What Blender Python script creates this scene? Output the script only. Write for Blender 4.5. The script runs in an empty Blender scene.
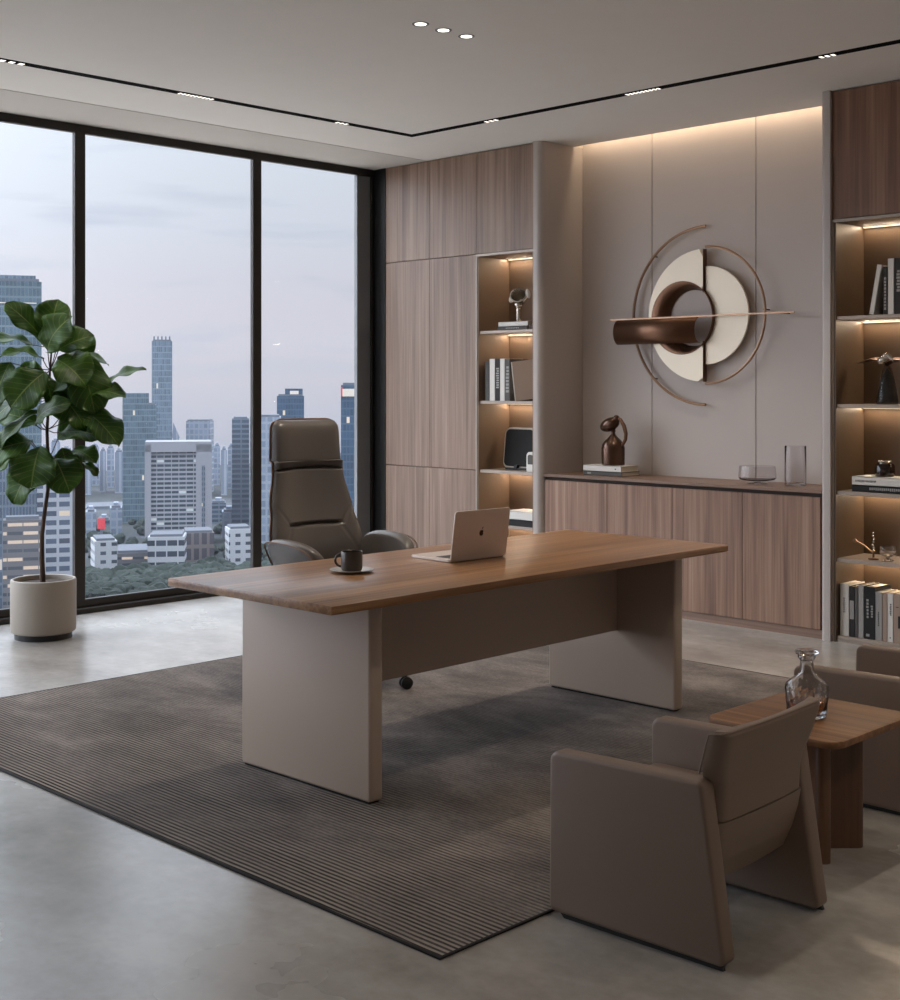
import bpy, bmesh, math, random
from mathutils import Vector, Matrix
PI = math.pi
sc = bpy.context.scene
C = sc.collection

# ------------------------------------------------------------------ camera
F, CX, HY, CH, YAW = 1330.0, 450.0, 387.5, 1.475, math.radians(44.8)
SN, CS = math.sin(YAW), math.cos(YAW)
cam_d = bpy.data.cameras.new('camera')
cam = bpy.data.objects.new('camera', cam_d)
C.objects.link(cam)
cam.location = (0, 0, CH)
cam.rotation_euler = (PI / 2, 0, YAW)
cam_d.sensor_fit = 'HORIZONTAL'
cam_d.sensor_width = 36
cam_d.lens = F / 900 * 36
cam_d.shift_y = -(500 - HY) / 900
cam_d.clip_start, cam_d.clip_end = 0.05, 20000
sc.camera = cam

# ------------------------------------------------------------------ view
sc.view_settings.view_transform = 'Standard'
sc.view_settings.look = 'None'
sc.view_settings.gamma = 1
sc.view_settings.use_curve_mapping = False
sc.view_settings.exposure = 0.0

# ------------------------------------------------------------------ node helpers
def srgb(r, g, b):
    def f(c):
        c /= 255.0
        return c / 12.92 if c <= 0.04045 else ((c + 0.055) / 1.055) ** 2.4
    return (f(r), f(g), f(b), 1)

class NT:
    def __init__(s, tree):
        s.t = tree
    def n(s, kind, **kw):
        nd = s.t.nodes.new('ShaderNode' + kind)
        ins = kw.pop('ins', {})
        for k, v in kw.items():
            setattr(nd, k, v)
        for k, v in ins.items():
            if hasattr(v, 'is_output') or isinstance(v, bpy.types.NodeSocket):
                s.t.links.new(v, nd.inputs[k])
            else:
                nd.inputs[k].default_value = v
        return nd
    def m(s, op, a, b=None, c=None, clamp=False):
        ins = {0: a}
        if b is not None: ins[1] = b
        if c is not None: ins[2] = c
        return s.n('Math', operation=op, use_clamp=clamp, ins=ins).outputs[0]
    def mix(s, f, a, b, blend='MIX'):
        nd = s.n('Mix', data_type='RGBA', blend_type=blend)
        for i, v in ((0, f), (6, a), (7, b)):
            if isinstance(v, bpy.types.NodeSocket): s.t.links.new(v, nd.inputs[i])
            else: nd.inputs[i].default_value = v
        return nd.outputs[2]
    def ramp(s, f, stops, interp='LINEAR'):
        nd = s.n('ValToRGB', ins={0: f})
        cr = nd.color_ramp
        cr.interpolation = interp
        cr.elements.remove(cr.elements[1])
        cr.elements[0].position = stops[0][0]; cr.elements[0].color = stops[0][1]
        for p, c in stops[1:]:
            cr.elements.new(p).color = c
        return nd.outputs[0]
    def obj(s):
        return s.n('TexCoord').outputs['Object']
    def mapping(s, v, scale=(1, 1, 1), loc=(0, 0, 0)):
        return s.n('Mapping', ins={'Vector': v, 'Scale': scale, 'Location': loc}).outputs[0]
    def noise(s, v, scale=5, detail=4, rough=.5, dist=0):
        return s.n('TexNoise', ins={'Vector': v, 'Scale': scale, 'Detail': detail, 'Roughness': rough, 'Distortion': dist}).outputs[0]
    def bump(s, h, strength=.3, dist=.01):
        return s.n('Bump', ins={'Height': h, 'Strength': strength, 'Distance': dist}).outputs[0]

def new_mat(name):
    m = bpy.data.materials.new(name)
    m.use_nodes = True
    m.node_tree.nodes.clear()
    nt = NT(m.node_tree)
    out = nt.n('OutputMaterial')
    return m, nt, out

def bsdf(nt, out, **ins):
    b = nt.n('BsdfPrincipled', ins=ins)
    nt.t.links.new(b.outputs[0], out.inputs[0])
    return b

def plain(name, col, rough=.5, metal=0.0, var=.06, nscale=6, bump=0.0, bscale=200, **kw):
    """a painted / cast surface with a faint mottling"""
    m, nt, out = new_mat(name)
    v = nt.obj()
    n = nt.noise(v, nscale, 3)
    f = nt.m('MULTIPLY_ADD', n, 2 * var, 1 - var)
    hs = nt.n('HueSaturation', ins={'Color': col, 'Value': f}).outputs[0]
    ins = {'Base Color': hs, 'Roughness': rough, 'Metallic': metal}
    ins.update(kw)
    if bump:
        ins['Normal'] = nt.bump(nt.noise(v, bscale, 2), bump, .002)
    bsdf(nt, out, **ins)
    return m

def wood(name, dark, mid, light, axis='z', rough=.45, scale=1.0, coarse=1.0):
    m, nt, out = new_mat(name)
    v = nt.obj()
    rnd = nt.n('ObjectInfo').outputs['Random']
    off = nt.n('CombineXYZ', ins={0: nt.m('MULTIPLY', rnd, 17.0), 1: nt.m('MULTIPLY', rnd, 9.0), 2: nt.m('MULTIPLY', rnd, 5.0)}).outputs[0]
    v2 = nt.n('VectorMath', operation='ADD', ins={0: v, 1: off}).outputs[0]
    st = {'x': (.05, 1, 1), 'y': (1, .05, 1), 'z': (1, 1, .05)}[axis]
    a = nt.noise(nt.mapping(v2, tuple(q * 9 * scale for q in st)), 1.0, 5, .6, .3)
    st2 = {'x': (.02, 1, 1), 'y': (1, .02, 1), 'z': (1, 1, .02)}[axis]
    b = nt.noise(nt.mapping(v2, tuple(q * 75 * scale for q in st2)), 1.0, 3, .6)
    d = nt.noise(nt.mapping(v2, tuple(q * 28 * scale for q in st2)), 1.0, 3, .55, .4)
    h = nt.m('ADD', nt.m('MULTIPLY', a, .42 * coarse), nt.m('ADD', nt.m('MULTIPLY', b, .25), nt.m('MULTIPLY', d, .33)))
    h = nt.m('ADD', h, .5 - .5 * (.42 * coarse + .58))
    col = nt.ramp(h, [(.38, dark), (.5, mid), (.62, light)])
    bsdf(nt, out, **{'Base Color': col, 'Roughness': rough, 'Normal': nt.bump(b, .08, .002)})
    return m

def emit(name, col, strength):
    m, nt, out = new_mat(name)
    e = nt.n('Emission', ins={'Color': col, 'Strength': strength})
    nt.t.links.new(e.outputs[0], out.inputs[0])
    return m

def glass(name, col=(1, 1, 1, 1), rough=0.0, ior=1.45, bump=None):
    m, nt, out = new_mat(name)
    ins = {'Base Color': col, 'Roughness': rough, 'IOR': ior, 'Transmission Weight': 1.0}
    if bump: ins['Normal'] = bump(nt)
    b = nt.n('BsdfPrincipled', ins=ins)
    nt.t.links.new(b.outputs[0], out.inputs[0])
    return m

def thin_glass(name, tint, refl=.06, edge=.06):
    m, nt, out = new_mat(name)
    tr = nt.n('BsdfTransparent', ins={'Color': tint})
    gl = nt.n('BsdfGlossy', ins={'Color': (1, 1, 1, 1), 'Roughness': 0.02})
    lw = nt.n('LayerWeight', ins={'Blend': .25})
    f = nt.m('MULTIPLY_ADD', nt.m('POWER', lw.outputs['Facing'], 2.0), edge, refl, clamp=True)
    mx = nt.n('MixShader', ins={0: f, 1: tr.outputs[0], 2: gl.outputs[0]})
    nt.t.links.new(mx.outputs[0], out.inputs[0])
    return m

# ------------------------------------------------------------------ world: dusk sky
w = bpy.data.worlds.new('dusk_sky')
sc.world = w
w.use_nodes = True
w.node_tree.nodes.clear()
nt = NT(w.node_tree)
geo = nt.n('TexCoord').outputs['Generated']
sep = nt.n('SeparateXYZ', ins={0: geo})
z = sep.outputs[2]
f = nt.m('MULTIPLY_ADD', z, .5, .5)
grad = nt.ramp(f, [(.0, srgb(120, 124, 134)), (.455, srgb(150, 154, 170)), (.474, srgb(180, 182, 197)), (.487, srgb(190, 190, 203)), (.505, srgb(201, 198, 207)), (.53, srgb(208, 206, 216)),
                   (.56, srgb(210, 214, 226)), (.595, srgb(214, 221, 233)), (1, srgb(206, 216, 232))])
cl = nt.noise(nt.mapping(geo, (3, 3, 22)), 2.2, 5, .55, .4)
cm = nt.ramp(cl, [(.54, (0, 0, 0, 1)), (.72, (1, 1, 1, 1))])
band = nt.ramp(f, [(.48, (0, 0, 0, 1)), (.53, (1, 1, 1, 1)), (.60, (.4, .4, .4, 1)), (.8, (.1, .1, .1, 1))])
col = nt.mix(nt.m('MULTIPLY', nt.m('MULTIPLY', cm, band), .55), grad, srgb(172, 182, 202))
# added sky glow overhead and to the south-west, unseen here, brightens the room inside
dot = nt.n('VectorMath', operation='DOT_PRODUCT', ins={0: geo, 1: Vector((-.70, -.62, .35)).normalized()}).outputs['Value']
lobe = nt.m('POWER', nt.m('MAXIMUM', dot, 0.0), 3.0)
high = nt.m('MULTIPLY', nt.m('SUBTRACT', z, .20, clamp=True), 2.6, clamp=True)
stren = nt.m('ADD', 1.0, nt.m('ADD', nt.m('MULTIPLY', high, 3.1), nt.m('MULTIPLY', lobe, 5.3)))
bg = nt.n('Background', ins={0: col, 1: stren})
wo = nt.n('OutputWorld')
nt.t.links.new(bg.outputs[0], wo.inputs[0])

def area(name, loc, rot, sx, sy, power, col=(1, .82, .62), spread=PI, shape='RECTANGLE'):
    l = bpy.data.lights.new(name, 'AREA')
    l.shape = shape; l.size = sx
    if shape == 'RECTANGLE': l.size_y = sy
    l.energy = power; l.color = col; l.spread = spread
    o = bpy.data.objects.new(name, l)
    C.objects.link(o)
    o.location = loc; o.rotation_euler = rot
    return o

def spot(name, loc, power, ang=70, col=(1, .86, .7), blend=.6, size=.03, rot=(0, 0, 0)):
    l = bpy.data.lights.new(name, 'SPOT')
    l.energy = power; l.color = col; l.spot_size = math.radians(ang); l.spot_blend = blend; l.shadow_soft_size = size
    o = bpy.data.objects.new(name, l)
    C.objects.link(o); o.location = loc; o.rotation_euler = rot
    return o

# window portal guides the sky's light into the room
po = area('window_portal', (-7.84, 2.0, 1.6), (0, -PI / 2, 0), 3.1, 10.0, 1)
po.data.cycles.is_portal = True

WARM = (1, .80, .58)

# ------------------------------------------------------------------ mesh helpers
class MB:
    def __init__(s):
        s.bm = bmesh.new()
    def add(s, bm2):
        me = bpy.data.meshes.new('tmp'); bm2.to_mesh(me); bm2.free()
        s.bm.from_mesh(me); bpy.data.meshes.remove(me)
    def box(s, x0, x1, y0, y1, z0, z1, bev=0.0, seg=2, mat=None):
        b = bmesh.new()
        bmesh.ops.create_cube(b, size=1)
        for v in b.verts:
            v.co = Vector(((x0 + x1) / 2 + v.co.x * (x1 - x0), (y0 + y1) / 2 + v.co.y * (y1 - y0), (z0 + z1) / 2 + v.co.z * (z1 - z0)))
        if bev > 0:
            bmesh.ops.bevel(b, geom=b.edges[:], offset=bev, segments=seg, affect='EDGES', profile=.5)
        if mat is not None: bmesh.ops.transform(b, matrix=mat, verts=b.verts[:])
        s.add(b); return s
    def prism(s, pts, axis, a, b_, bev=0.0, seg=2, mat=None):
        """polygon pts (2-D) extruded along axis from a to b_"""
        b = bmesh.new()
        def P(p, t):
            return {'x': (t, p[0], p[1]), 'y': (p[0], t, p[1]), 'z': (p[0], p[1], t)}[axis]
        lo = [b.verts.new(P(p, a)) for p in pts]
        hi = [b.verts.new(P(p, b_)) for p in pts]
        n = len(pts)
        b.faces.new(lo[::-1]); b.faces.new(hi)
        for i in range(n):
            b.faces.new((lo[i], lo[(i + 1) % n], hi[(i + 1) % n], hi[i]))
        bmesh.ops.recalc_face_normals(b, faces=b.faces[:])
        if bev > 0:
            ed = [e for e in b.edges if len(e.link_faces) == 2 and e.calc_face_angle(0) > .5]
            bmesh.ops.bevel(b, geom=ed, offset=bev, segments=seg, affect='EDGES', profile=.5)
        if mat is not None: bmesh.ops.transform(b, matrix=mat, verts=b.verts[:])
        s.add(b); return s
    def lathe(s, prof, loc=(0, 0, 0), n=40, mat=None, close=True):
        """prof: (r, z) list, turned about z"""
        b = bmesh.new()
        rings = []
        for r, z in prof:
            if r < 1e-6:
                rings.append([b.verts.new((0, 0, z))])
            else:
                rings.append([b.verts.new((r * math.cos(2 * PI * i / n), r * math.sin(2 * PI * i / n), z)) for i in range(n)])
        for A, B in zip(rings, rings[1:]):
            for i in range(n):
                j = (i + 1) % n
                if len(A) == 1 and len(B) == 1: continue
                if len(A) == 1: b.faces.new((A[0], B[i], B[j]))
                elif len(B) == 1: b.faces.new((A[i], A[j], B[0]))
                else: b.faces.new((A[i], A[j], B[j], B[i]))
        if close:
            for R in (rings[0], rings[-1]):
                if len(R) > 1:
                    try: b.faces.new(R)
                    except ValueError: pass
        bmesh.ops.recalc_face_normals(b, faces=b.faces[:])
        M = Matrix.Translation(loc)
        if mat is not None: M = M @ mat
        bmesh.ops.transform(b, matrix=M, verts=b.verts[:])
        s.add(b); return s
    def tube(s, pts, r, n=10, closed=False, taper=None):
        b = bmesh.new()
        P = [Vector(p) for p in pts]
        N = len(P); rings = []
        up = None
        for i in range(N):
            if closed: t = (P[(i + 1) % N] - P[i - 1])
            else: t = P[min(i + 1, N - 1)] - P[max(i - 1, 0)]
            t.normalize()
            if up is None:
                up = Vector((0, 0, 1)) if abs(t.z) < .9 else Vector((1, 0, 0))
            a = t.cross(up); a.normalize()
            up = a.cross(t); up.normalize()
            rr = r if taper is None else taper[i]
            rings.append([b.verts.new(P[i] + (a * math.cos(2 * PI * k / n) + up * math.sin(2 * PI * k / n)) * rr) for k in range(n)])
        for i in range(N if closed else N - 1):
            A, B = rings[i], rings[(i + 1) % N]
            for k in range(n):
                b.faces.new((A[k], A[(k + 1) % n], B[(k + 1) % n], B[k]))
        if not closed:
            b.faces.new(rings[0][::-1]); b.faces.new(rings[-1])
        bmesh.ops.recalc_face_normals(b, faces=b.faces[:])
        s.add(b); return s
    def ball(s, loc, r, scale=(1, 1, 1), mat=None, seg=24):
        b = bmesh.new()
        bmesh.ops.create_uvsphere(b, u_segments=seg, v_segments=seg // 2, radius=r)
        M = Matrix.Translation(loc)
        if mat is not None: M = M @ mat
        M = M @ Matrix.Diagonal((*scale, 1))
        bmesh.ops.transform(b, matrix=M, verts=b.verts[:])
        s.add(b); return s
    def grid_solid(s, fn_front, fn_back, nu, nv):
        """two (nu x nv) grids stitched along the border"""
        b = bmesh.new()
        A = [[b.verts.new(fn_front(i / (nu - 1), j / (nv - 1))) for j in range(nv)] for i in range(nu)]
        B = [[b.verts.new(fn_back(i / (nu - 1), j / (nv - 1))) for j in range(nv)] for i in range(nu)]
        for i in range(nu - 1):
            for j in range(nv - 1):
                b.faces.new((A[i][j], A[i + 1][j], A[i + 1][j + 1], A[i][j + 1]))
                b.faces.new((B[i][j], B[i][j + 1], B[i + 1][j + 1], B[i + 1][j]))
        for i in range(nu - 1):
            for j in (0, nv - 1):
                b.faces.new((A[i][j], A[i + 1][j], B[i + 1][j], B[i][j]))
        for j in range(nv - 1):
            for i in (0, nu - 1):
                b.faces.new((A[i][j], A[i][j + 1], B[i][j + 1], B[i][j]))
        bmesh.ops.recalc_face_normals(b, faces=b.faces[:])
        s.add(b); return s
    def build(s, name, mat, parent=None, smooth=True, loc=None, rot=None, angle=35):
        me = bpy.data.meshes.new(name)
        s.bm.to_mesh(me); s.bm.free()
        o = bpy.data.objects.new(name, me)
        C.objects.link(o)
        for mm in (mat if isinstance(mat, (list, tuple)) else [mat]): me.materials.append(mm)
        if smooth:
            me.polygons.foreach_set('use_smooth', [True] * len(me.polygons))
            try: me.set_sharp_from_angle(angle=math.radians(angle))
            except Exception: pass
        if parent is not None: o.parent = parent
        if loc is not None: o.location = loc
        if rot is not None: o.rotation_euler = rot
        return o

def thing(name, label, cat, loc=(0, 0, 0), rz=0, group=None):
    o = bpy.data.objects.new(name, None); C.objects.link(o)
    o.empty_display_size = .05
    o.location = loc; o.rotation_euler = (0, 0, rz)
    return tag(o, label, cat, group)

def tag(o, label, cat, group=None, kind=None):
    o['label'] = label; o['category'] = cat
    if group: o['group'] = group
    if kind: o['kind'] = kind
    return o

def struct(o, label=None):
    o['kind'] = 'structure'
    if label: o['label'] = label
    return o

def dup(root, loc, rz, label, name=None):
    r = root.copy(); C.objects.link(r)
    r.location = loc; r.rotation_euler = (0, 0, rz); r['label'] = label
    for ch in list(root.children):
        c = ch.copy(); C.objects.link(c); c.parent = r
        for g in list(ch.children):
            d = g.copy(); C.objects.link(d); d.parent = c
    return r

def from_px(px, d):
    """camera-axis offset at depth d -> world x, y"""
    x = (px - CX) / F * d
    return (x * CS - d * SN, x * SN + d * CS)

# ------------------------------------------------------------------ materials
M = {}
M['ceiling'] = plain('ceiling_paint', srgb(226, 222, 218), .9, var=.02)
M['strip_shade'] = plain('strip_shade_grey', srgb(196, 191, 186), .9, var=.02)  # darker than the ceiling: shade near the windows put into the grey
M['wall'] = plain('wall_paint', srgb(228, 218, 208), .85, var=.02)
M['panel'] = plain('taupe_wall_panel', srgb(192, 181, 174), .6, var=.02, nscale=2)
M['pilaster'] = plain('grey_lacquer', srgb(176, 166, 159), .35, var=.01)
M['seam'] = plain('dark_joint', srgb(60, 50, 44), .8)
M['black_metal'] = plain('black_metal', srgb(34, 33, 33), .4, .4)
M['matt_black'] = plain('matt_black', srgb(12, 12, 12), .9, **{'Specular IOR Level': .05})
M['frame'] = plain('window_frame_dark_bronze', srgb(44, 40, 37), .42, .3)
M['reveal'] = plain('grey_mullion_cladding', srgb(120, 122, 124), .5, .2)
M['wood'] = wood('walnut_vertical', srgb(104, 81, 65), srgb(131, 106, 89), srgb(152, 127, 109), 'z')
M['wood_side'] = wood('walnut_sideboard', srgb(106, 76, 58), srgb(140, 106, 85), srgb(164, 131, 109), 'z')
M['wood_dark'] = wood('walnut_dark_vertical', srgb(92, 62, 44), srgb(122, 86, 63), srgb(148, 110, 84), 'z')
M['wood_top'] = wood('walnut_desk_top', srgb(104, 72, 46), srgb(142, 102, 68), srgb(176, 134, 94), 'y', rough=.3)
M['wood_counter'] = wood('walnut_counter', srgb(98, 74, 60), srgb(126, 98, 80), srgb(146, 116, 97), 'x', rough=.4)
M['wood_table'] = wood('walnut_side_table', srgb(90, 61, 39), srgb(120, 83, 54), srgb(146, 106, 72), 'x', rough=.5)
M['wood_leg'] = wood('walnut_table_base', srgb(74, 50, 35), srgb(98, 68, 47), srgb(118, 84, 60), 'z', rough=.45)
M['niche'] = plain('bronze_niche_lining', srgb(116, 96, 80), .5, .15, var=.03, nscale=3)
M['niche_dark'] = plain('dark_bronze_niche_lining', srgb(92, 74, 58), .45, .15, var=.03, nscale=3)
M['shelf'] = plain('champagne_shelf', srgb(158, 144, 132), .38, .25, var=.02)
M['desk_cream'] = plain('cream_lacquer', srgb(184, 166, 151), .42, var=.015, nscale=2)
M['leather'] = plain('taupe_leather', srgb(120, 102, 89), .45, var=.03, bump=.12, bscale=260)
M['leather_dark'] = plain('dark_grey_leather', srgb(96, 91, 88), .36, var=.04, bump=.12, bscale=320)
M['bronze'] = plain('brushed_bronze', srgb(164, 132, 108), .38, .9, var=.05)
M['piping'] = plain('brown_welt', srgb(112, 88, 72), .5, .3)
M['bronze_dark'] = plain('dark_bronze', srgb(110, 80, 62), .36, .85, var=.08)
M['bronze_gloss'] = plain('polished_brown_bronze', srgb(84, 60, 46), .16, .6, var=.1)
M['champagne'] = plain('champagne_gold_plate', srgb(240, 227, 205), .45, .25, var=.015)
M['rubber'] = plain('black_plastic', srgb(22, 21, 21), .45)
M['white'] = plain('white_paper_cover', srgb(214, 209, 202), .6, var=.03)
M['offwhite'] = plain('cream_cover', srgb(190, 180, 168), .6, var=.03)
M['ltgrey'] = plain('light_grey_cover', srgb(150, 147, 143), .6, var=.04)
M['midgrey'] = plain('mid_grey_cover', srgb(84, 81, 78), .8, var=.05)
M['dkgrey'] = plain('charcoal_cover', srgb(42, 40, 38), .8, var=.05)
M['blackc'] = plain('black_cover', srgb(22, 21, 20), .8, var=.05)
M['taupec'] = plain('taupe_cover', srgb(156, 134, 118), .6, var=.03)
M['maroon'] = plain('dark_maroon_cover', srgb(66, 44, 42), .6, var=.03)
M['pages'] = plain('page_block', srgb(206, 194, 172), .8, var=.05, nscale=60)
M['ceramic'] = plain('cream_ceramic_pot', srgb(160, 150, 138), .5, var=.02)
M['soil'] = plain('potting_soil', srgb(62, 46, 36), .95, var=.3, nscale=60, bump=.8, bscale=90)
M['bark'] = plain('fig_bark', srgb(70, 52, 40), .8, var=.3, nscale=40, bump=.5, bscale=80)
M['mug'] = plain('dark_stoneware', srgb(70, 60, 52), .35, var=.04)
M['saucer'] = plain('grey_stoneware', srgb(182, 176, 170), .28, var=.03)
M['coffee'] = plain('coffee', srgb(30, 17, 10), .08)
M['alu'] = plain('silver_aluminium', srgb(214, 200, 190), .42, .35, var=.01)
M['logo'] = plain('dark_polished_emblem', srgb(62, 44, 38), .15, .7)
M['keys'] = plain('laptop_keys', srgb(40, 39, 40), .5)
M['screen'] = plain('laptop_screen', srgb(16, 17, 20), .12)
M['silver'] = plain('polished_silver', srgb(196, 188, 176), .2, .9)
M['smoke'] = glass('smoky_glass', srgb(232, 228, 228), .0)
M['clear'] = glass('clear_glass', srgb(240, 240, 240), 0)
M['vase_glass'] = glass('lilac_grey_glass', srgb(240, 238, 240), .0)
M['darkjar'] = plain('dark_brown_glass_jar', srgb(36, 24, 18), .1, 0)
M['whisky'] = glass('amber_spirit', srgb(200, 120, 60), 0, 1.36)
M['led'] = emit('warm_led', (1, .82, .58, 1), 1.8)
M['downlight'] = emit('downlight_lens', (1, .95, .88, 1), 2.5)
M['tracklight'] = emit('track_spot_lens', (1, .93, .84, 1), 1.6)
M['vase_clear'] = glass('clear_vase_glass', srgb(247, 246, 247), .0, 1.3)
M['smoke'] = glass('light_smoky_glass', srgb(240, 238, 238), .0, 1.3)
M['vase_glass'] = thin_glass('thin_clear_vase_glass', (.93, .92, .93, 1), .03, .30)
M['bowl_glass'] = thin_glass('thin_smoky_bowl_glass', (.90, .885, .885, 1), .03, .30)
M['pane'] = thin_glass('window_pane_glass', (.98, .99, .99, 1), .004)

def m_floor():
    m, nt, out = new_mat('polished_concrete')
    v = nt.obj()
    a = nt.noise(v, .9, 5, .55, 0)
    b = nt.noise(nt.mapping(v, (1, 1.6, 1)), 2.2, 5, .6, 0)
    c = nt.noise(v, 22, 4, .6)
    h = nt.m('ADD', nt.m('MULTIPLY', a, .5), nt.m('ADD', nt.m('MULTIPLY', b, .38), nt.m('MULTIPLY', c, .12)))
    col = nt.ramp(h, [(.38, srgb(132, 126, 120)), (.5, srgb(156, 151, 145)), (.60, srgb(176, 172, 166))])
    rough = nt.m('MULTIPLY_ADD', a, .20, .15)
    bsdf(nt, out, **{'Base Color': col, 'Roughness': rough, 'Specular IOR Level': .85})
    return m
M['floor'] = m_floor()

def m_rug():
    m, nt, out = new_mat('ribbed_charcoal_rug')
    v = nt.obj()
    sp = nt.n('SeparateXYZ', ins={0: v})
    wob = nt.m('MULTIPLY', nt.m('SUBTRACT', nt.noise(nt.mapping(v, (2.2, 6, 1)), 1.5, 3), .5), .012)
    y = nt.m('ADD', sp.outputs[1], wob)
    rib = nt.m('MULTIPLY_ADD', nt.m('SINE', nt.m('MULTIPLY', y, 2 * PI / .0195)), .5, .5)
    # the ribs stand out along the borders and are worn flat in patches elsewhere
    edge = nt.ramp(nt.m('DIVIDE', sp.outputs[1], 3.575), [(0, (1, 1, 1, 1)), (.10, (.7, .7, .7, 1)), (.30, (.22, .22, .22, 1)), (1, (.16, .16, .16, 1))])
    patch = nt.ramp(nt.noise(nt.mapping(v, (.7, 2.2, 1)), 1.7, 5, .62, .5), [(.38, (.35, .35, .35, 1)), (.62, (1, 1, 1, 1))])
    amt = nt.m('MULTIPLY', edge, patch)
    big = nt.noise(nt.mapping(v, (.8, 1.3, 1)), 1.5, 8, .68, .3)
    fine = nt.noise(nt.mapping(v, (1, 3, 1)), 60, 3, .7)
    base = nt.ramp(nt.m('ADD', nt.m('MULTIPLY', big, .72), nt.m('MULTIPLY', fine, .28)),
                   [(.38, srgb(66, 62, 61)), (.5, srgb(102, 95, 92)), (.62, srgb(138, 129, 123))])
    lightc = nt.mix(.75, base, srgb(172, 160, 148))
    ribc = nt.mix(nt.ramp(rib, [(.35, (0, 0, 0, 1)), (.65, (1, 1, 1, 1))]), srgb(20, 19, 18), lightc)
    col = nt.mix(amt, base, ribc)
    hgt = nt.m('ADD', nt.m('MULTIPLY', rib, nt.m('MULTIPLY_ADD', amt, .8, .1)), nt.m('MULTIPLY', fine, .5))
    bsdf(nt, out, **{'Base Color': col, 'Roughness': .95, 'Specular IOR Level': .15, 'Normal': nt.bump(hgt, .6, .006)})
    return m
M['rug'] = m_rug()
M['rug_binding'] = plain('black_rug_binding', srgb(26, 24, 23), .9, var=.2, nscale=80)

def m_leaf():
    m, nt, out = new_mat('fig_leaf')
    uv = nt.n('UVMap').outputs[0]
    sp = nt.n('SeparateXYZ', ins={0: uv})
    u = nt.m('ABSOLUTE', nt.m('SUBTRACT', sp.outputs[0], .5))
    vv = sp.outputs[1]
    mid = nt.m('LESS_THAN', u, .016)
    s = nt.m('FRACT', nt.m('MULTIPLY', nt.m('SUBTRACT', vv, nt.m('MULTIPLY', u, .55)), 8.0))
    vein = nt.m('LESS_THAN', nt.m('ABSOLUTE', nt.m('SUBTRACT', s, .5)), .055)
    f = nt.m('MAXIMUM', mid, nt.m('MULTIPLY', vein, .55))
    n = nt.noise(nt.obj(), 9, 3)
    base = nt.ramp(n, [(.3, srgb(34, 60, 18)), (.7, srgb(66, 100, 34))])
    col = nt.mix(nt.m('MULTIPLY', f, .6), base, srgb(140, 160, 84))
    b = nt.n('BsdfPrincipled', ins={'Base Color': col, 'Roughness': .42, 'Specular IOR Level': .28, 'Normal': nt.bump(nt.m('SUBTRACT', 1.0, f), .25, .004)})
    tl = nt.n('BsdfTranslucent', ins={'Color': srgb(90, 140, 30)})
    mx = nt.n('MixShader', ins={0: .18, 1: b.outputs[0], 2: tl.outputs[0]})
    nt.t.links.new(mx.outputs[0], out.inputs[0])
    return m
M['leaf'] = m_leaf()

def facade(name, wall, glassc, cw=3.0, fh=4.0, mx=.25, mz=.3, lit=.04, litc=(1, .78, .5, 1), lits=1.2, grough=.25, spec=.5):
    m, nt, out = new_mat(name)
    v = nt.obj()
    sp = nt.n('SeparateXYZ', ins={0: v})
    h = nt.m('ADD', sp.outputs[0], sp.outputs[1])
    gx = nt.m('DIVIDE', h, cw); gz = nt.m('DIVIDE', sp.outputs[2], fh)
    a = nt.m('GREATER_THAN', nt.m('FRACT', gx), mx)
    b = nt.m('GREATER_THAN', nt.m('FRACT', gz), mz)
    win = nt.m('MULTIPLY', a, b)
    nz = nt.m('ABSOLUTE', nt.n('SeparateXYZ', ins={0: nt.n('NewGeometry').outputs['Normal']}).outputs[2])
    win = nt.m('MULTIPLY', win, nt.m('LESS_THAN', nz, .5))
    cell = nt.n('CombineXYZ', ins={0: nt.m('FLOOR', gx), 1: nt.m('FLOOR', gz), 2: 0.0}).outputs[0]
    wn = nt.n('TexWhiteNoise', noise_dimensions='3D', ins={'Vector': cell}).outputs[0]
    var = nt.m('MULTIPLY_ADD', wn, .5, .72)
    big = nt.m('MULTIPLY_ADD', nt.noise(nt.mapping(v, (.01, .01, .02)), 1.5, 3), .7, .65)
    gcol = nt.n('HueSaturation', ins={'Color': glassc, 'Value': nt.m('MULTIPLY', var, big)}).outputs[0]
    wcol = nt.n('HueSaturation', ins={'Color': wall, 'Value': big}).outputs[0]
    col = nt.mix(win, wcol, gcol)
    litm = nt.m('MULTIPLY', win, nt.m('GREATER_THAN', wn, 1 - lit))
    bsdf(nt, out, **{'Base Color': col, 'Roughness': nt.m('MULTIPLY_ADD', win, grough - .8, .8), 'Specular IOR Level': spec,
                     'Emission Color': litc, 'Emission Strength': nt.m('MULTIPLY', litm, lits)})
    return m

# ------------------------------------------------------------------ room shell
XW, YC, YB, ZC = -7.85, 7.05, 7.5, 3.2       # window line, cabinet fronts, back wall, ceiling
XR, YN = 2.6, -2.6
fl = MB().box(XW - .1, XR, YN, YB + .15, -.15, 0).build('floor', M['floor'], smooth=False); struct(fl, 'grey polished concrete floor')
cm_ = MB()
cm_.box(-7.25, XR, YN, 7.39, ZC, ZC + .25)
cm_.box(-7.25, XR, 7.39, YB + .15, ZC + .16, ZC + .25)
struct(cm_.build('ceiling', M['ceiling'], smooth=False), 'flat pale grey ceiling')
struct(MB().box(XW - .1, -7.25, YN, YB + .15, ZC - .003, ZC + .25).build('trim_1', M['strip_shade'], smooth=False), 'ceiling strip along the windows with shade put into its grey')
struct(MB().box(XW - .1, XR, YB, YB + .15, 0, ZC + .16).build('wall_back', M['wall'], smooth=False), 'back wall')
struct(MB().box(XR, XR + .15, YN, YB + .15, -.15, ZC + .25).build('wall_right', M['wall'], smooth=False), 'right wall')
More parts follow.
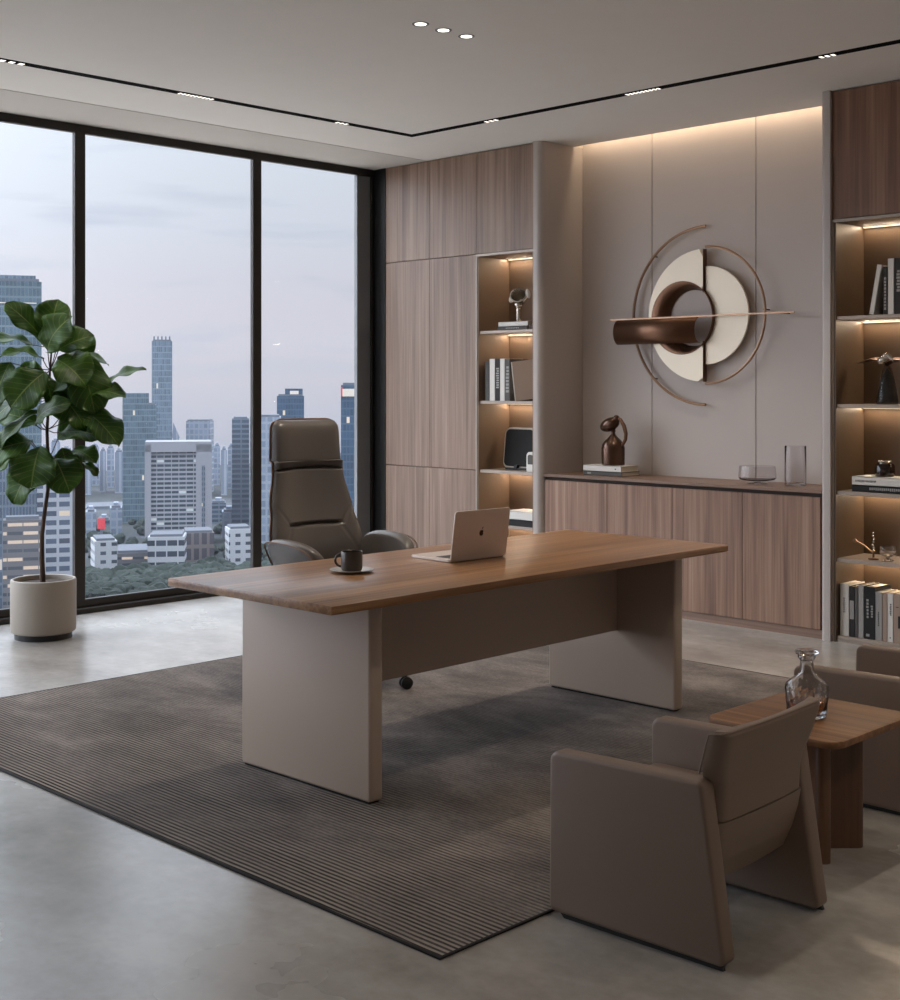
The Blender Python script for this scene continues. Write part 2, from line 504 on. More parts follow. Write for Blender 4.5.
struct(MB().box(XW - .35, XR + .15, YN - .15, YN, -.15, ZC + .25).build('wall_front', M['wall'], smooth=False), 'wall behind the camera')

# alcove cladding: three tall taupe panels with hairline joints
ac = MB()
for a, b in ((-6.085, -5.476), (-5.470, -4.654), (-4.648, -3.90)):
    ac.box(a, b, YB - .012, YB, .0, ZC + .158, .001, 1)
ac.box(-6.085, -3.90, YB - .004, YB, .0, ZC + .158)
struct(ac.build('trim_2', M['panel'], smooth=False), 'taupe wall panels of the alcove')

# cove light in the ceiling slot
cv = thing('cove_light', 'warm linear cove light washing down the alcove wall from the ceiling slot', 'light', (-5.0, 7.415, ZC + .142))
MB().box(-1.07, 1.07, -.012, .012, 0, .018).build('light_strip', M['led'], cv)
cl_ = area('cove_lamp', (-5.0, 7.415, ZC + .14), (math.radians(4), 0, 0), 2.14, .04, 5, WARM); 

# windows: frame (sill rail, head rail, mullions, panes)
def win_bar(mb, y0, y1, z0, z1, x0=-7.888, x1=-7.85, bev=.003):
    mb.box(x0, x1, y0, y1, z0, z1, bev, 1)
mull = [6.98 - .075] 
mys = [5.908 - 1.436 * k for k in range(0, 6)]
MB().box(-7.93, -7.80, YN, 7.05, 0, .035, .004, 1).build('trim_3', M['frame'], smooth=False)
struct(bpy.data.objects['trim_3'], 'dark bronze floor track under the windows')
fr = MB()
win_bar(fr, YN, 7.05, .035, .085)
win_bar(fr, YN, 7.05, ZC - .060, ZC - .003)
for y in mys: win_bar(fr, y - .038, y + .038, .08, ZC - .055)
win_bar(fr, 7.022, 7.05, .08, ZC - .055, -7.888, -7.85)
wf = struct(fr.build('window_1', M['frame'], smooth=False), 'floor-to-ceiling window wall with dark bronze frame')
gm = MB()
ys = [6.96] + mys + [YN]
for a, b in zip(ys, ys[1:]):
    g = MB().box(-7.874, -7.868, b + (.035 if b != YN else 0), a - .035, .08, ZC - .068).build('window_pane', M['pane'], wf, smooth=False)
struct(MB().box(-7.90, -7.862, 6.885, 7.022, .06, ZC - .06, .003, 1).build('trim_4', M['reveal'], smooth=False), 'grey outer window reveal')
struct(MB().box(-7.90, -7.72, 7.05, YB - .002, 0, ZC - .004).build('wall_left', M['black_metal'], smooth=False), 'dark return beside the cabinet')

# ------------------------------------------------------------------ built-in cabinets
def door(mb_name, x0, x1, z0, z1, mat, parent, y=YC, gap=.0015):
    ox, oz = (x0 + x1) / 2, z0
    o = MB().box(x0 + gap - ox, x1 - gap - ox, 0, .02, gap, z1 - z0 - gap, .0012, 1).build(mb_name, mat, parent, smooth=False)
    o.location = (ox - parent.location.x, y - parent.location.y, oz - parent.location.z)
    return o

tc = thing('tall_cabinet', 'full-height walnut cabinet with flush doors beside the window', 'cabinet', (-7.2, 7.28, 0))
MB().box(-.512, .466, -.20, .215, 0, ZC - .005).build('carcass', M['seam'], tc, smooth=False)
for (a, b) in ((-7.712, -7.2203), (-7.2197, -6.732)):
    for z0, z1 in ((.06, .868), (.872, 2.448), (2.452, ZC - .006)):
        door('door', a, b, z0, z1, M['wood'], tc, gap=.0003)
MB().box(-.51, .468, -.21, -.2, 0, .058).build('plinth', M['seam'], tc, smooth=False)

SH = (0.035, .485, .875, 1.378, 1.888, 2.43)    # shelf tops and the niche head
def bookcase(name, label, x0, x1, lining, upmat, cx, ndoors):
    t = thing(name, label, 'bookcase', (cx, 7.28, 0))
    lx = lambda v: v - cx
    ly = lambda v: v - 7.28
    yb = 7.385
    m = MB()
    m.box(lx(x0), lx(x0 + .025), ly(YC), ly(yb), 0, 2.45)
    m.box(lx(x1 - .025), lx(x1), ly(YC), ly(yb), 0, 2.45)
    m.box(lx(x0), lx(x1), ly(yb), ly(YB), 0, ZC - .002)
    m.box(lx(x0 + .025), lx(x1 - .025), ly(YC + .001), ly(yb), 2.432, 2.45)
    m.box(lx(x0), lx(x1), ly(YC + .021), ly(yb), 2.45, ZC - .002)
    m.build('niche_lining', lining, t, smooth=False)
    e = MB()
    e.box(lx(x0), lx(x0 + .012), ly(YC - .004), ly(YC), 0, 2.45)
    e.box(lx(x1 - .012), lx(x1), ly(YC - .004), ly(YC), 0, 2.45)
    e.box(lx(x0 + .012), lx(x1 - .012), ly(YC - .004), ly(YC), 2.432, 2.45)
    e.build('face_edge', M['shelf'], t, smooth=False)
    for i, z in enumerate(SH[:-1]):
        MB().box(lx(x0 + .025), lx(x1 - .025), ly(YC + .012), ly(yb), z - .022, z, .002, 1).build('shelf', M['shelf'], t, smooth=False)
    for z in [s - .022 for s in SH[1:-1]] + [2.432]:
        MB().box(lx(x0 + .03), lx(x1 - .03), ly(yb - .018), ly(yb - .004), z - .007, z - .0005).build('light_strip', M['led'], t, smooth=False)
        wdt = x1 - x0 - .06
        area('shelf_lamp', (cx if False else (x0 + x1) / 2, yb - .035, z - .004), (math.radians(-14), 0, 0), wdt, .012, 1.8 * wdt / .55, WARM)
    for k in range(ndoors):
        a = x0 + (x1 - x0) * k / ndoors; b = x0 + (x1 - x0) * (k + 1) / ndoors
        door('door', a, b, 2.452, ZC - .006, upmat, t)
    if ndoors == 2:
        MB().box(lx(x0), lx(x1), ly(YC + .01), ly(YC + .03), 0, .012).build('plinth', M['shelf'], t, smooth=False)
    return t
bookcase('bookcase', 'lit open bookcase with a walnut upper door, between tall walnut cabinet and alcove', -6.732, -6.158, M['niche'], M['wood'], -6.445, 1)
bookcase('bookcase', 'lit open bookcase with dark walnut upper doors, right of the alcove', -3.872, -2.80, M['niche_dark'], M['wood_dark'], -3.336, 2)

def pilaster(x0, x1, label, rside):
    r = .045
    pts = []
    yf = YC - .02
    def arc(cx, cy, a0, a1):
        for k in range(9):
            a = math.radians(a0 + (a1 - a0) * k / 8)
            pts.append((cx + r * math.cos(a), cy + r * math.sin(a)))
    if rside:
        pts += [(x0, YB - .013), (x0, yf + .0)]
        arc(x1 - r, yf + r, -90, 0)
        pts.append((x1, YB - .013))
    else:
        pts += [(x0, YB - .013)]
        r = .03
        arc(x0 + r, yf + r, 180, 270)
        pts += [(x1, yf), (x1, YB - .013)]
    o = MB().prism([(p[0] - (x0 + x1) / 2, p[1] - YC) for p in pts], 'z', 0, ZC - .001).build('pilaster_panel', M['pilaster'], loc=((x0 + x1) / 2, YC, 0))
    tag(o, label, 'panel')
pilaster(-6.158, -6.085, 'tall grey rounded-edge pilaster panel at the left side of the alcove', True)
pilaster(-3.936, -3.872, 'narrow grey pilaster panel between the sideboard and the dark bookcase', False)
struct(MB().box(-2.80, XR, YC, YB, 0, ZC - .001).build('wall_back_right', M['wall'], smooth=False), 'wall beyond the bookcase')

# sideboard
sb = thing('sideboard', 'low built-in walnut sideboard with four flush doors under the wall sculpture', 'sideboard', (-4.99, 7.27, 0))
lx = lambda v: v + 4.99
MB().box(lx(-6.083), lx(-3.938), -.19, .215, .05, .836).build('carcass', M['seam'], sb, smooth=False)
MB().box(lx(-6.083), lx(-3.938), -.20, .215, 0, .05).build('plinth', M['wood_counter'], sb, smooth=False)
ct = MB().box(lx(-6.083), lx(-3.938), -.22, .216, .853, .873, .002, 1).build('counter_top', M['wood_counter'], sb, smooth=False)
MB().box(lx(-6.08), lx(-3.94), -.195, .2, .836, .853).build('finger_groove', M['seam'], sb, smooth=False)
dx = [-6.08, -5.53, -5.002, -4.482, -3.952]
for a, b in zip(dx, dx[1:]):
    door('door', a, b, .052, .832, M['wood_side'], sb, y=YC + .01)

# ------------------------------------------------------------------ ceiling lights
tr = thing('track_light', 'L-shaped black recessed magnetic track in the ceiling with small spot modules', 'light', (-6.605, 6.28, ZC))
ch = MB()
ch.box(-.034, .034, YN - 6.28 + .3, .034, -.0015, .03)
ch.box(.034, XR + 6.605 - .3, -.034, .034, -.0015, .03)
ch.build('track_channel', M['matt_black'], tr, smooth=False)
def module(cx, cy, L, n, alongx):
    def bx(t, hl, hw, z0, z1):
        return (cx + t - hl, cx + t + hl, cy - hw, cy + hw, z0, z1) if alongx else (cx - hw, cx + hw, cy + t - hl, cy + t + hl, z0, z1)
    o = MB().box(*bx(0, L / 2, .026, -.004, -.0016)).build('spot_module', M['matt_black'], tr, smooth=False)
    for k in range(n):
        MB().box(*bx(-L / 2 + L * (k + .5) / n, L / n * .26, .016, -.006, -.004)).build('lens', M['tracklight'], o, smooth=False)
mods = [(0, 3.36 - 6.28, .16, 3, 0), (0, 4.52 - 6.28, .25, 9, 0), (0, 5.65 - 6.28, .11, 3, 0), (6.605 - 5.86, 0, .12, 3, 1),
        (6.605 - 4.655, 0, .25, 9, 1), (6.605 - 3.475, 0, .10, 3, 1)]
for m_ in mods:
    module(*m_)
    x, y = -6.605 + m_[0], 6.28 + m_[1]
    spot('track_lamp', (x, y, ZC - .02), 26 if m_[3] == 3 else 42, 85)
for i, (x, y) in enumerate(((-4.546, 4.38), (-4.546, 4.533), (-4.546, 4.692))):
    t = thing('recessed_downlight', ['round recessed ceiling downlight, leftmost of the row of three', 'round recessed ceiling downlight in the middle of the row of three',
                                   'round recessed ceiling downlight, rightmost of the row of three'][i], 'light', (x, y, ZC), group='ceiling downlights')
    MB().lathe([(.030, -.001), (.0385, -.003), (.041, -.001), (.041, .004), (.030, .004)]).build('trim_ring', M['reveal'], t)
    MB().lathe([(.0, -.0022), (.028, -.0022), (.028, .003), (0, .003)]).build('lens', M['downlight'], t)
    spot('downlight_lamp', (x, y, ZC - .02), 40, 85)

# more downlights of the same kind, over the armchairs and the front of the room
for (x, y, p, a) in ((-2.25, 2.9, 26, 80), (-2.25, 3.9, 22, 80), (-2.25, 4.9, 26, 80), (.3, 3.0, 46, 120), (.3, 4.8, 46, 120)):
    spot('downlight_lamp', (x, y, ZC - .02), p, a)

# ------------------------------------------------------------------ rug
rg = thing('area_rug', 'large charcoal ribbed rug with black binding under the desk', 'rug', (-5.95, 2.41, 0))
MB().box(.008, 3.512, .008, 3.567, .0005, .0055).build('pile', M['rug'], rg, smooth=False)
bd = MB()
bd.box(0, 3.52, 0, .010, .0003, .0066, .002); bd.box(0, 3.52, 3.565, 3.575, .0003, .0066, .002)
bd.box(0, .010, .008, 3.567, .0003, .0066, .002); bd.box(3.510, 3.52, .008, 3.567, .0003, .0066, .002)
bd.build('binding', M['rug_binding'], rg)
ZR = .0060

# ------------------------------------------------------------------ desk
dk = thing('executive_desk', 'long walnut-topped desk on two cream slab legs with a modesty panel', 'desk', (-3.868, 4.045, ZR), math.radians(.7))
MB().prism([(-.474, -1.205), (.474, -1.205), (.474, 1.205), (-.474, 1.205)], 'z', .719 - ZR, .75 - ZR, .004, 2).build('desk_top', M['wood_top'], dk)
for s in (-1, 1):
    lg = MB()
    y0 = -.900 if s < 0 else .965
    lg.box(-.378, .365, y0 - .032, y0 + .032, .006, .719 - ZR, .012, 3)
    lg.build('leg', M['desk_cream'], dk)
    MB().box(-.365, .35, y0 - .024, y0 + .024, 0, .014).build('foot_shadow_plinth' if False else 'plinth', M['black_metal'], dk, smooth=False)
MB().box(.02, .04, -.862, .935, .33, .719 - ZR, .002, 1).build('modesty_panel', M['desk_cream'], dk, smooth=False)
MB().box(-.3, .0, -.862, .935, .66, .719 - ZR).build('under_rail', M['black_metal'], dk, smooth=False)

# ------------------------------------------------------------------ laptop
LW = .162
lp = thing('laptop', 'open silver laptop standing on the walnut desk, lid towards the camera', 'laptop', (-3.862, 4.06, .7505), math.radians(-2))
rr = .012
def rrect(x0, x1, y0, y1, r, n=5):
    pts = []
    for cx, cy, a0 in ((x1 - r, y1 - r, 0), (x0 + r, y1 - r, 90), (x0 + r, y0 + r, 180), (x1 - r, y0 + r, 270)):
        for k in range(n + 1):
            a = math.radians(a0 + 90 * k / n)
            pts.append((cx + r * math.cos(a), cy + r * math.sin(a)))
    return pts
MB().prism(rrect(-.250, -.004, -LW, LW, rr), 'z', .001, .012, .0012, 1).build('base', M['alu'], lp)
kb = MB().box(-.12, -.03, -.135, .135, .012, .0128)
kb.build('keyboard', M['keys'], lp, smooth=False)
MB().box(-.225, -.14, -.06, .06, .012, .0123).build('trackpad', M['alu'], lp, smooth=False)
LT = Matrix.Rotation(math.radians(8), 4, 'Y')      # the lid leans back towards +x
lid = MB().prism(rrect(-LW, LW, 0, .207, rr), 'x', 0, .006, .001, 1, mat=LT).build('lid', M['alu'], lp, loc=(-.004, 0, .008))
MB().box(-.0008, -.0002, -.148, .148, .008, .198, mat=LT).build('screen', M['screen'], lp, smooth=False, loc=(-.004, 0, .008))
# bitten-fruit emblem on the lid
def fruit(cy, cz, s):
    pts = []
    N = 64
    for k in range(N):
        a = 2 * PI * k / N
        x = math.sin(a); z = math.cos(a)
        r = 1.0 + .05 * math.cos(2 * a)
        dip = .18 * math.exp(-((a if a < PI else 2 * PI - a) / .35) ** 2)
        dip2 = .10 * math.exp(-(abs(a - PI) / .3) ** 2)
        r = r - dip - dip2
        px, pz = x * r * .95, z * r
        # bite on one side
        bx, bz, br = 1.12, .12, .42
        d = math.hypot(px - bx, pz - bz)
        if d < br:
            px = bx + (px - bx) / d * br; pz = bz + (pz - bz) / d * br
        pts.append((cy + px * s, cz + pz * s))
    return pts
em = MB().prism(fruit(0, .108, .013), 'x', .006, .0066, mat=LT)
lf = []
for k in range(17):
    t = k / 16; lf.append((.0005 + .0085 * t, .1245 + .0085 * t + .003 * math.sin(PI * t)))
for k in range(1, 16):
    t = 1 - k / 16; lf.append((.0005 + .0085 * t, .1245 + .0085 * t - .003 * math.sin(PI * t)))
em.prism(lf, 'x', .006, .0066, mat=LT)
em.build('emblem', M['logo'], lp, smooth=False, loc=(-.004, 0, .008))

# ------------------------------------------------------------------ saucer and mug
sx, sy = -3.955, 3.435
so = MB().lathe([(0, 0), (.045, 0), (.06, .004), (.086, .010), (.087, .012), (.084, .0125), (.058, .0075), (.04, .0055), (0, .0055)], n=56).build('saucer', M['saucer'], loc=(sx, sy, .7505))
tag(so, 'grey round saucer under the dark mug on the desk', 'saucer')
mg = thing('mug', 'dark brown cylindrical coffee mug standing on the saucer', 'mug', (sx, sy, .757))
MB().lathe([(0, 0), (.036, 0), (.040, .003), (.042, .012), (.0425, .074), (.0415, .0755), (.0395, .074), (.039, .012), (.03, .007), (0, .007)], n=56).build('cup_body', M['mug'], mg)
MB().lathe([(0, .060), (.0393, .060)], n=40, close=False).build('coffee', M['coffee'], mg)
hp = []
for k in range(15):
    a = math.radians(80 + 200 * k / 14)
    hp.append((0.026 * math.cos(a), 0.026 * math.sin(a) * 1.0))
hd = [(-.040 - .0 + p[0] * .95, 0, .040 + p[1] * .95) for p in hp]
h = MB().tube(hd, .0048, 10).build('handle', M['mug'], mg)
mg.rotation_euler[2] = YAW

# ------------------------------------------------------------------ office chair
oc = thing('office_chair', 'high-back dark leather office chair with armrests behind the desk', 'chair', (-5.01, 4.265, ZR), math.radians(-4))
def hw(z):
    pts = [(.50, .25), (.60, .272), (.72, .272), (.86, .244), (1.05, .210), (1.2, .203), (1.32, .198)]
    z = min(max(z, pts[0][0]), pts[-1][0])
    for (a, wa), (b, wb) in zip(pts, pts[1:]):
        if z <= b:
            t = (z - a) / (b - a); t = t * t * (3 - 2 * t) if a > .6 else t
            return wa + (wb - wa) * t
Z0, Z1 = .50, 1.305
def spine(z):
    t = (z - Z0) / (Z1 - Z0)
    return -.205 - .12 * t - .03 * math.sin(PI * t) + .025 * math.exp(-((t - .28) / .2) ** 2)
def hwr(z, r=.045):
    wv = hw(z)
    if z > Z1 - r: wv -= r - math.sqrt(max(0, r * r - (z - (Z1 - r)) ** 2))
    if z < Z0 + .08:
        q = .08; wv -= q - math.sqrt(max(0, q * q - (Z0 + q - z) ** 2))
    return wv
def crease(y, z, w_):
    c = 0
    c += .026 * math.exp(-((z - 1.066 + .012 * (y / w_) ** 2) / .006) ** 2)
    yy = abs(y)
    e = 1 / (1 + math.exp((yy - .15) / .008))
    c += .026 * math.exp(-((z - .775 - .01 * math.cos(yy * 6)) / .008) ** 2) * e
    # welt running up and out from the ends of the lumbar crease
    if yy > .14:
        t = (yy - .15) / .09
        c += .006 * math.exp(-((z - (.775 + .12 * t)) / .010) ** 2) * (1 if 0 < t < 1 else 0)
        c += .005 * math.exp(-((z - (.775 - .16 * t)) / .012) ** 2) * (1 if 0 < t < 1.1 else 0)
    return c
def puff(u, v):
    return (1 - abs(u) ** 6) ** .5 * (1 - abs(2 * v - 1) ** 16) ** .5
def bk_front(a, b):
    u = 2 * a - 1; z = Z0 + (Z1 - Z0) * b; w_ = hwr(z); y = u * w_
    head = 1.0 + .35 / (1 + math.exp(-(z - 1.085) / .008))
    lumb = .25 * math.exp(-((z - .66) / .09) ** 2)
    p = puff(u, b)
    x = spine(z) + .055 * abs(u) ** 2.2 * (1 if z < 1.1 else .6) + .055 * p * (head + lumb) - crease(y, z, w_) * p
    return (x, y, z)
def bk_back(a, b):
    u = 2 * a - 1; z = Z0 + (Z1 - Z0) * b; w_ = hwr(z); y = u * w_
    return (spine(z) + .055 * abs(u) ** 2.2 * (1 if z < 1.1 else .6) - .012 * puff(u, b), y, z)
MB().grid_solid(bk_front, bk_back, 61, 221).build('backrest', M['leather_dark'], oc, angle=60)
def sh_f(a, b):
    x, y, z = bk_back(a, b); k = 1.02
    return (x - .001, y * k, Z0 + (z - Z0) * 1.004)
def sh_b(a, b):
    x, y, z = bk_back(a, b); k = 1.02
    return (x - .014 - .012 * puff(2 * a - 1, b), y * k, Z0 + (z - Z0) * 1.004)
MB().grid_solid(sh_f, sh_b, 31, 61).build('back_shell', M['leather_dark'], oc, angle=60)
ol = []
for k in range(61):
    b = k / 60; p = bk_back(0, b); ol.append((p[0] - .005, p[1] * 1.025, p[2]))
for k in range(1, 20):
    p = bk_back(k / 20, 1); ol.append((p[0] - .005, p[1] * 1.025, p[2] + .003))
for k in range(61):
    b = 1 - k / 60; p = bk_back(1, b); ol.append((p[0] - .005, p[1] * 1.025, p[2]))
MB().tube(ol, .0045, 8).build('edge_piping', M['piping'], oc)
def seat_pt(top):
    def fn(a, b):
        u = 2 * a - 1; v = 2 * b - 1
        y = u * .225; x = -.02 + v * .255
        q = max(0, 1 - abs(u) ** 5) ** .5 * max(0, 1 - abs(v) ** 5) ** .5
        return (x, y, .445 + (.05 * q if top else -.06 * q) - .012 * (v > .6) * (v - .6) * 2)
    return fn
MB().grid_solid(seat_pt(True), seat_pt(False), 31, 31).build('seat', M['leather_dark'], oc, angle=60)
for s in (-1, 1):
    prof = [(-.15, .46), (-.165, .62), (-.160, .70), (-.130, .735), (-.04, .748), (.09, .744), (.165, .730), (.215, .703), (.240, .665), (.246, .59), (.23, .46)]
    def arm_fn(off, prof=prof, s=s):
        return [(p[0], p[1]) for p in prof]
    ar = MB()
    nn = len(prof)
    # cross sections across the thickness; the top rolls outwards
    bm = bmesh.new(); secs = []
    lays = [(0, .0, .028), (.006, .012, .014), (.02, .020, .004), (.045, .026, 0), (.066, .022, .004), (.078, .010, .014), (.082, 0, .028)]
    for (yy, dz, inset) in lays:
        row = []
        for i, (x, z) in enumerate(prof):
            hgt = max(0, (z - .52) / .18)
            cx = 0 if abs(x) < .1 else (1 if x > 0 else -1)
            row.append(bm.verts.new((x - cx * inset * .8, s * (.214 + yy * (.50 + .45 * hgt) + .03 * hgt ** 2), z + (dz - .028) * hgt * .9)))
        secs.append(row)
    for A_, B_ in zip(secs, secs[1:]):
        for i in range(nn - 1): bm.faces.new((A_[i], A_[i + 1], B_[i + 1], B_[i]))
        bm.faces.new((A_[-1], A_[0], B_[0], B_[-1]))
    bm.faces.new(secs[0]); bm.faces.new(secs[-1][::-1])
    bmesh.ops.recalc_face_normals(bm, faces=bm.faces[:])
    ar.add(bm)
    ao = ar.build('armrest', M['leather_dark'], oc, angle=75)
    sub = ao.modifiers.new('smooth', 'SUBSURF'); sub.levels = 2; sub.render_levels = 2
    tp = []
    for i, (x, z) in enumerate(prof[1:]):
        hgt = max(0, (z - .52) / .18)
        cx = 0 if abs(x) < .1 else (1 if x > 0 else -1)
        tp.append((x - cx * .006, s * (.214 + .086 * (.50 + .45 * hgt) + .03 * hgt ** 2), z - .016 * hgt))
    # smooth the welt line
    sm = []
    for i in range(len(tp) - 1):
        for k in range(4):
            t = k / 4; p0 = tp[max(i - 1, 0)]; p1 = tp[i]; p2 = tp[i + 1]; p3 = tp[min(i + 2, len(tp) - 1)]
            sm.append(tuple(.5 * ((2 * p1[c]) + (-p0[c] + p2[c]) * t + (2 * p0[c] - 5 * p1[c] + 4 * p2[c] - p3[c]) * t * t + (-p0[c] + 3 * p1[c] - 3 * p2[c] + p3[c]) * t ** 3) for c in range(3)))
    MB().tube(sm, .0045, 8).build('armrest_piping', M['piping'], oc)
MB().lathe([(0, .07), (.034, .07), (.034, .22), (.022, .225), (.022, .38), (.09, .385), (.11, .395), (0, .395)]).build('gas_lift', M['black_metal'], oc)
def base_leg(a):
    Mx = Matrix.Rotation(a, 4, 'Z')
    return MB().prism([(0, .115), (0, .075), (.05, .068), (.345, .062), (.358, .07), (.345, .082), (.06, .112)], 'y', -.022, .022, .006, 2, mat=Mx)
for k in range(5):
    a = math.radians(37 + 72 * k)
    lo = base_leg(a).build('base_leg', M['black_metal'], oc)
    cx_, cy_ = .342 * math.cos(a), .342 * math.sin(a)
    c_ = MB()
    for s in (-1, 1):
        c_.lathe([(0, -.010), (.024, -.010), (.030, -.006), (.030, .006), (.024, .010), (0, .010)], n=24,
                 mat=Matrix.Rotation(a + .6, 4, 'Z') @ Matrix.Translation((0, s * .014, 0)) @ Matrix.Rotation(PI / 2, 4, 'X'))
    c_.tube([(0, 0, .0), (0, 0, .04)], .006, 8)
    c_.box(-.018, .018, -.012, .012, .012, .03, .006)
    c_.build('caster', M['rubber'], lo, loc=(cx_, cy_, .0302))

# ------------------------------------------------------------------ armchairs (tub chairs), forward = local +x
ach = thing('armchair', 'taupe leather tub armchair in front, with its back towards the camera', 'armchair', (-2.157, 3.13, 0), PI + math.radians(2.4), 'taupe armchairs')
def round_poly(pts, rads, n=6):
    out = []
    N = len(pts)
    for i in range(N):
        p = Vector(pts[i]); a = Vector(pts[i - 1]); b = Vector(pts[(i + 1) % N]); r = rads[i]
        if r == 0: out.append(tuple(p)); continue
        da = (a - p).normalized(); db = (b - p).normalized()
        ang = da.angle(db); d = r / math.tan(ang / 2)
        s = p + da * d; e = p + db * d
        c = p + (da + db).normalized() * (r / math.sin(ang / 2))
        a0 = math.atan2(s.y - c.y, s.x - c.x); a1 = math.atan2(e.y - c.y, e.x - c.x)
        dd = (a1 - a0 + PI) % (2 * PI) - PI
        for k in range(n + 1):
            t = a0 + dd * k / n; out.append((c.x + r * math.cos(t), c.y + r * math.sin(t)))
    return out
for s in (-1, 1):
    y0 = s * .284; y1 = s * .222
    pf = round_poly([(.283, .013), (.280, .460), (-.212, .470), (-.280, .011)], [.02, .028, .02, .018])
    MB().prism(pf, 'y', min(y0, y1), max(y0, y1), .012, 3).build('arm_panel', M['leather'], ach)
    sk = MB().prism([(.25, .016), (.235, .0), (-.27, .0), (-.265, .014)], 'y', s * .268 - .006, s * .268 + .006).build('skid', M['rubber'], ach, smooth=False)
def loft(rows, name, mat, parent, ny=17, bulge=.02, bev=.02):
    """rows: (z, yh, xrear, xfront) -> closed cushion"""
    def lerp(b):
        t = b * (len(rows) - 1); i = min(int(t), len(rows) - 2); f_ = t - i
        return [rows[i][c] + (rows[i + 1][c] - rows[i][c]) * f_ for c in range(4)]
    def rear(a, b):
        u = 2 * a - 1; z_, yh, xr, xf = lerp(b)
        e = min(1, (1 - abs(u)) / .14) if abs(u) > .86 else 1
        e = math.sqrt(max(0, 1 - (1 - e) ** 2))
        return (xr - bulge * (1 - u * u) + (1 - e) * bev, u * yh, z_)
    def front(a, b):
        u = 2 * a - 1; z_, yh, xr, xf = lerp(b)
        e = min(1, (1 - abs(u)) / .08) if abs(u) > .92 else 1
        e = math.sqrt(max(0, 1 - (1 - e) ** 2))
        return (xf - .03 * (1 - u * u) - (1 - e) * .006, u * yh, z_)
    return MB().grid_solid(rear, front, 41, 41).build(name, mat, parent, angle=50)
loft([(.352, .2215, -.230, -.13), (.42, .2215, -.234, -.165), (.455, .232, -.238, -.180), (.478, .247, -.243, -.188), (.50, .256, -.249, -.195), (.52, .261, -.255, -.200), (.57, .265, -.270, -.215), (.588, .264, -.273, -.221), (.598, .260, -.266, -.230)],
     'backrest', M['leather'], ach, bulge=.008, bev=.026)
loft([(.165, .215, -.155, -.06), (.178, .2215, -.176, -.06), (.24, .2215, -.204, -.06), (.30, .2215, -.222, -.07), (.349, .2215, -.231, -.12)], 'back_panel', M['leather'], ach, bulge=.010, bev=.006)
st = MB().box(-.12, .262, -.2205, .2205, .175, .335, .03, 4)
st.build('seat', M['leather'], ach)
pp = [(-.262 + .0, s_ * .2715, .602 - .0) for s_ in ()]
# piping along the back's top rear edge and down both sides
pl = []
for k in range(21):
    u = -1 + 2 * k / 20
    pl.append((-.269 - .008 * (1 - u * u) + (.006 if abs(u) > .97 else 0), u * .262, .596))
pl = [(-.190, -.259, .482), (-.213, -.264, .56)] + [(-.222, -.264, .588)] + pl + [(-.222, .264, .588), (-.213, .264, .56), (-.190, .259, .482)]
MB().tube(pl, .0025, 6).build('piping', M['leather'], ach)
a2 = dup(ach, (-2.262, 4.608, .0035), PI + math.radians(2.4), 'taupe leather tub armchair behind the side table, partly cut off by the right edge')
a2.rotation_euler = (0, -.0115, PI + math.radians(2.4))      # its front rests on the rug

# ------------------------------------------------------------------ side table and decanter
stb = thing('side_table', 'small square walnut side table with rounded corners between the two armchairs', 'table', (-2.195, 3.855, 0))
MB().prism(round_poly([(-.235, -.258), (.235, -.258), (.235, .258), (-.235, .258)], [.055] * 4, 8), 'z', .398, .42, .004, 2).build('table_top', M['wood_table'], stb)
cb = MB()
def slab(a, L0, L1, t):
    Mx = Matrix.Rotation(a, 4, 'Z')
    return rrect(-L0, L1, -t, t, t * .98, 8), Mx
for a in (YAW, YAW + PI / 2):
    p, Mx = slab(a, .170, .170, .024)
    bl = MB().prism(p, 'z', 0, .398, mat=Mx)
    bl.build('leg', M['wood_leg'], stb)

dc = thing('decanter', 'cut-glass whisky decanter standing on the side table', 'decanter', (-2.195, 3.835, .4205))
prof = [(0, 0), (.050, 0), (.058, .004), (.0605, .02), (.063, .060), (.066, .095), (.062, .108), (.046, .122), (.029, .133), (.0225, .143), (.0205, .178), (.026, .186), (.029, .190), (.027, .196), (.022, .1965),
        (.0175, .194), (.0175, .145), (.025, .130), (.042, .119), (.0575, .106), (.0605, .095), (.0575, .060), (.055, .022), (.048, .012), (0, .010)]
bm = bmesh.new()
N = 72; rings = []
for i, (r, z_) in enumerate(prof):
    if r == 0: rings.append([bm.verts.new((0, 0, z_))]); continue
    row = []
    for k in range(N):
        a = 2 * PI * k / N
        cut = 0
        if i < 6 and .003 < z_ < .12:
            cut = .0042 * (abs(math.sin(a * 9 + z_ * 55)) + abs(math.sin(a * 9 - z_ * 55)) - 1)
        row.append(bm.verts.new(((r + cut) * math.cos(a), (r + cut) * math.sin(a), z_)))
    rings.append(row)
for A_, B_ in zip(rings, rings[1:]):
    for k in range(N):
        j = (k + 1) % N
        if len(A_) == 1: bm.faces.new((A_[0], B_[k], B_[j]))
        elif len(B_) == 1: bm.faces.new((A_[k], A_[j], B_[0]))
        else: bm.faces.new((A_[k], A_[j], B_[j], B_[k]))
bmesh.ops.recalc_face_normals(bm, faces=bm.faces[:])
mb = MB(); mb.add(bm); mb.build('bottle', M['clear'], dc)
MB().lathe([(0, .0115), (.0465, .0135), (.0540, .024), (.0562, .048), (0, .048)]).build('whisky', M['whisky'], dc)
MB().lathe([(0, .180), (.0165, .180), (.0168, .1975), (.024, .1985), (.036, .201), (.038, .204), (.037, .210), (.034, .212), (0, .212)], n=12).build('stopper', M['clear'], dc)

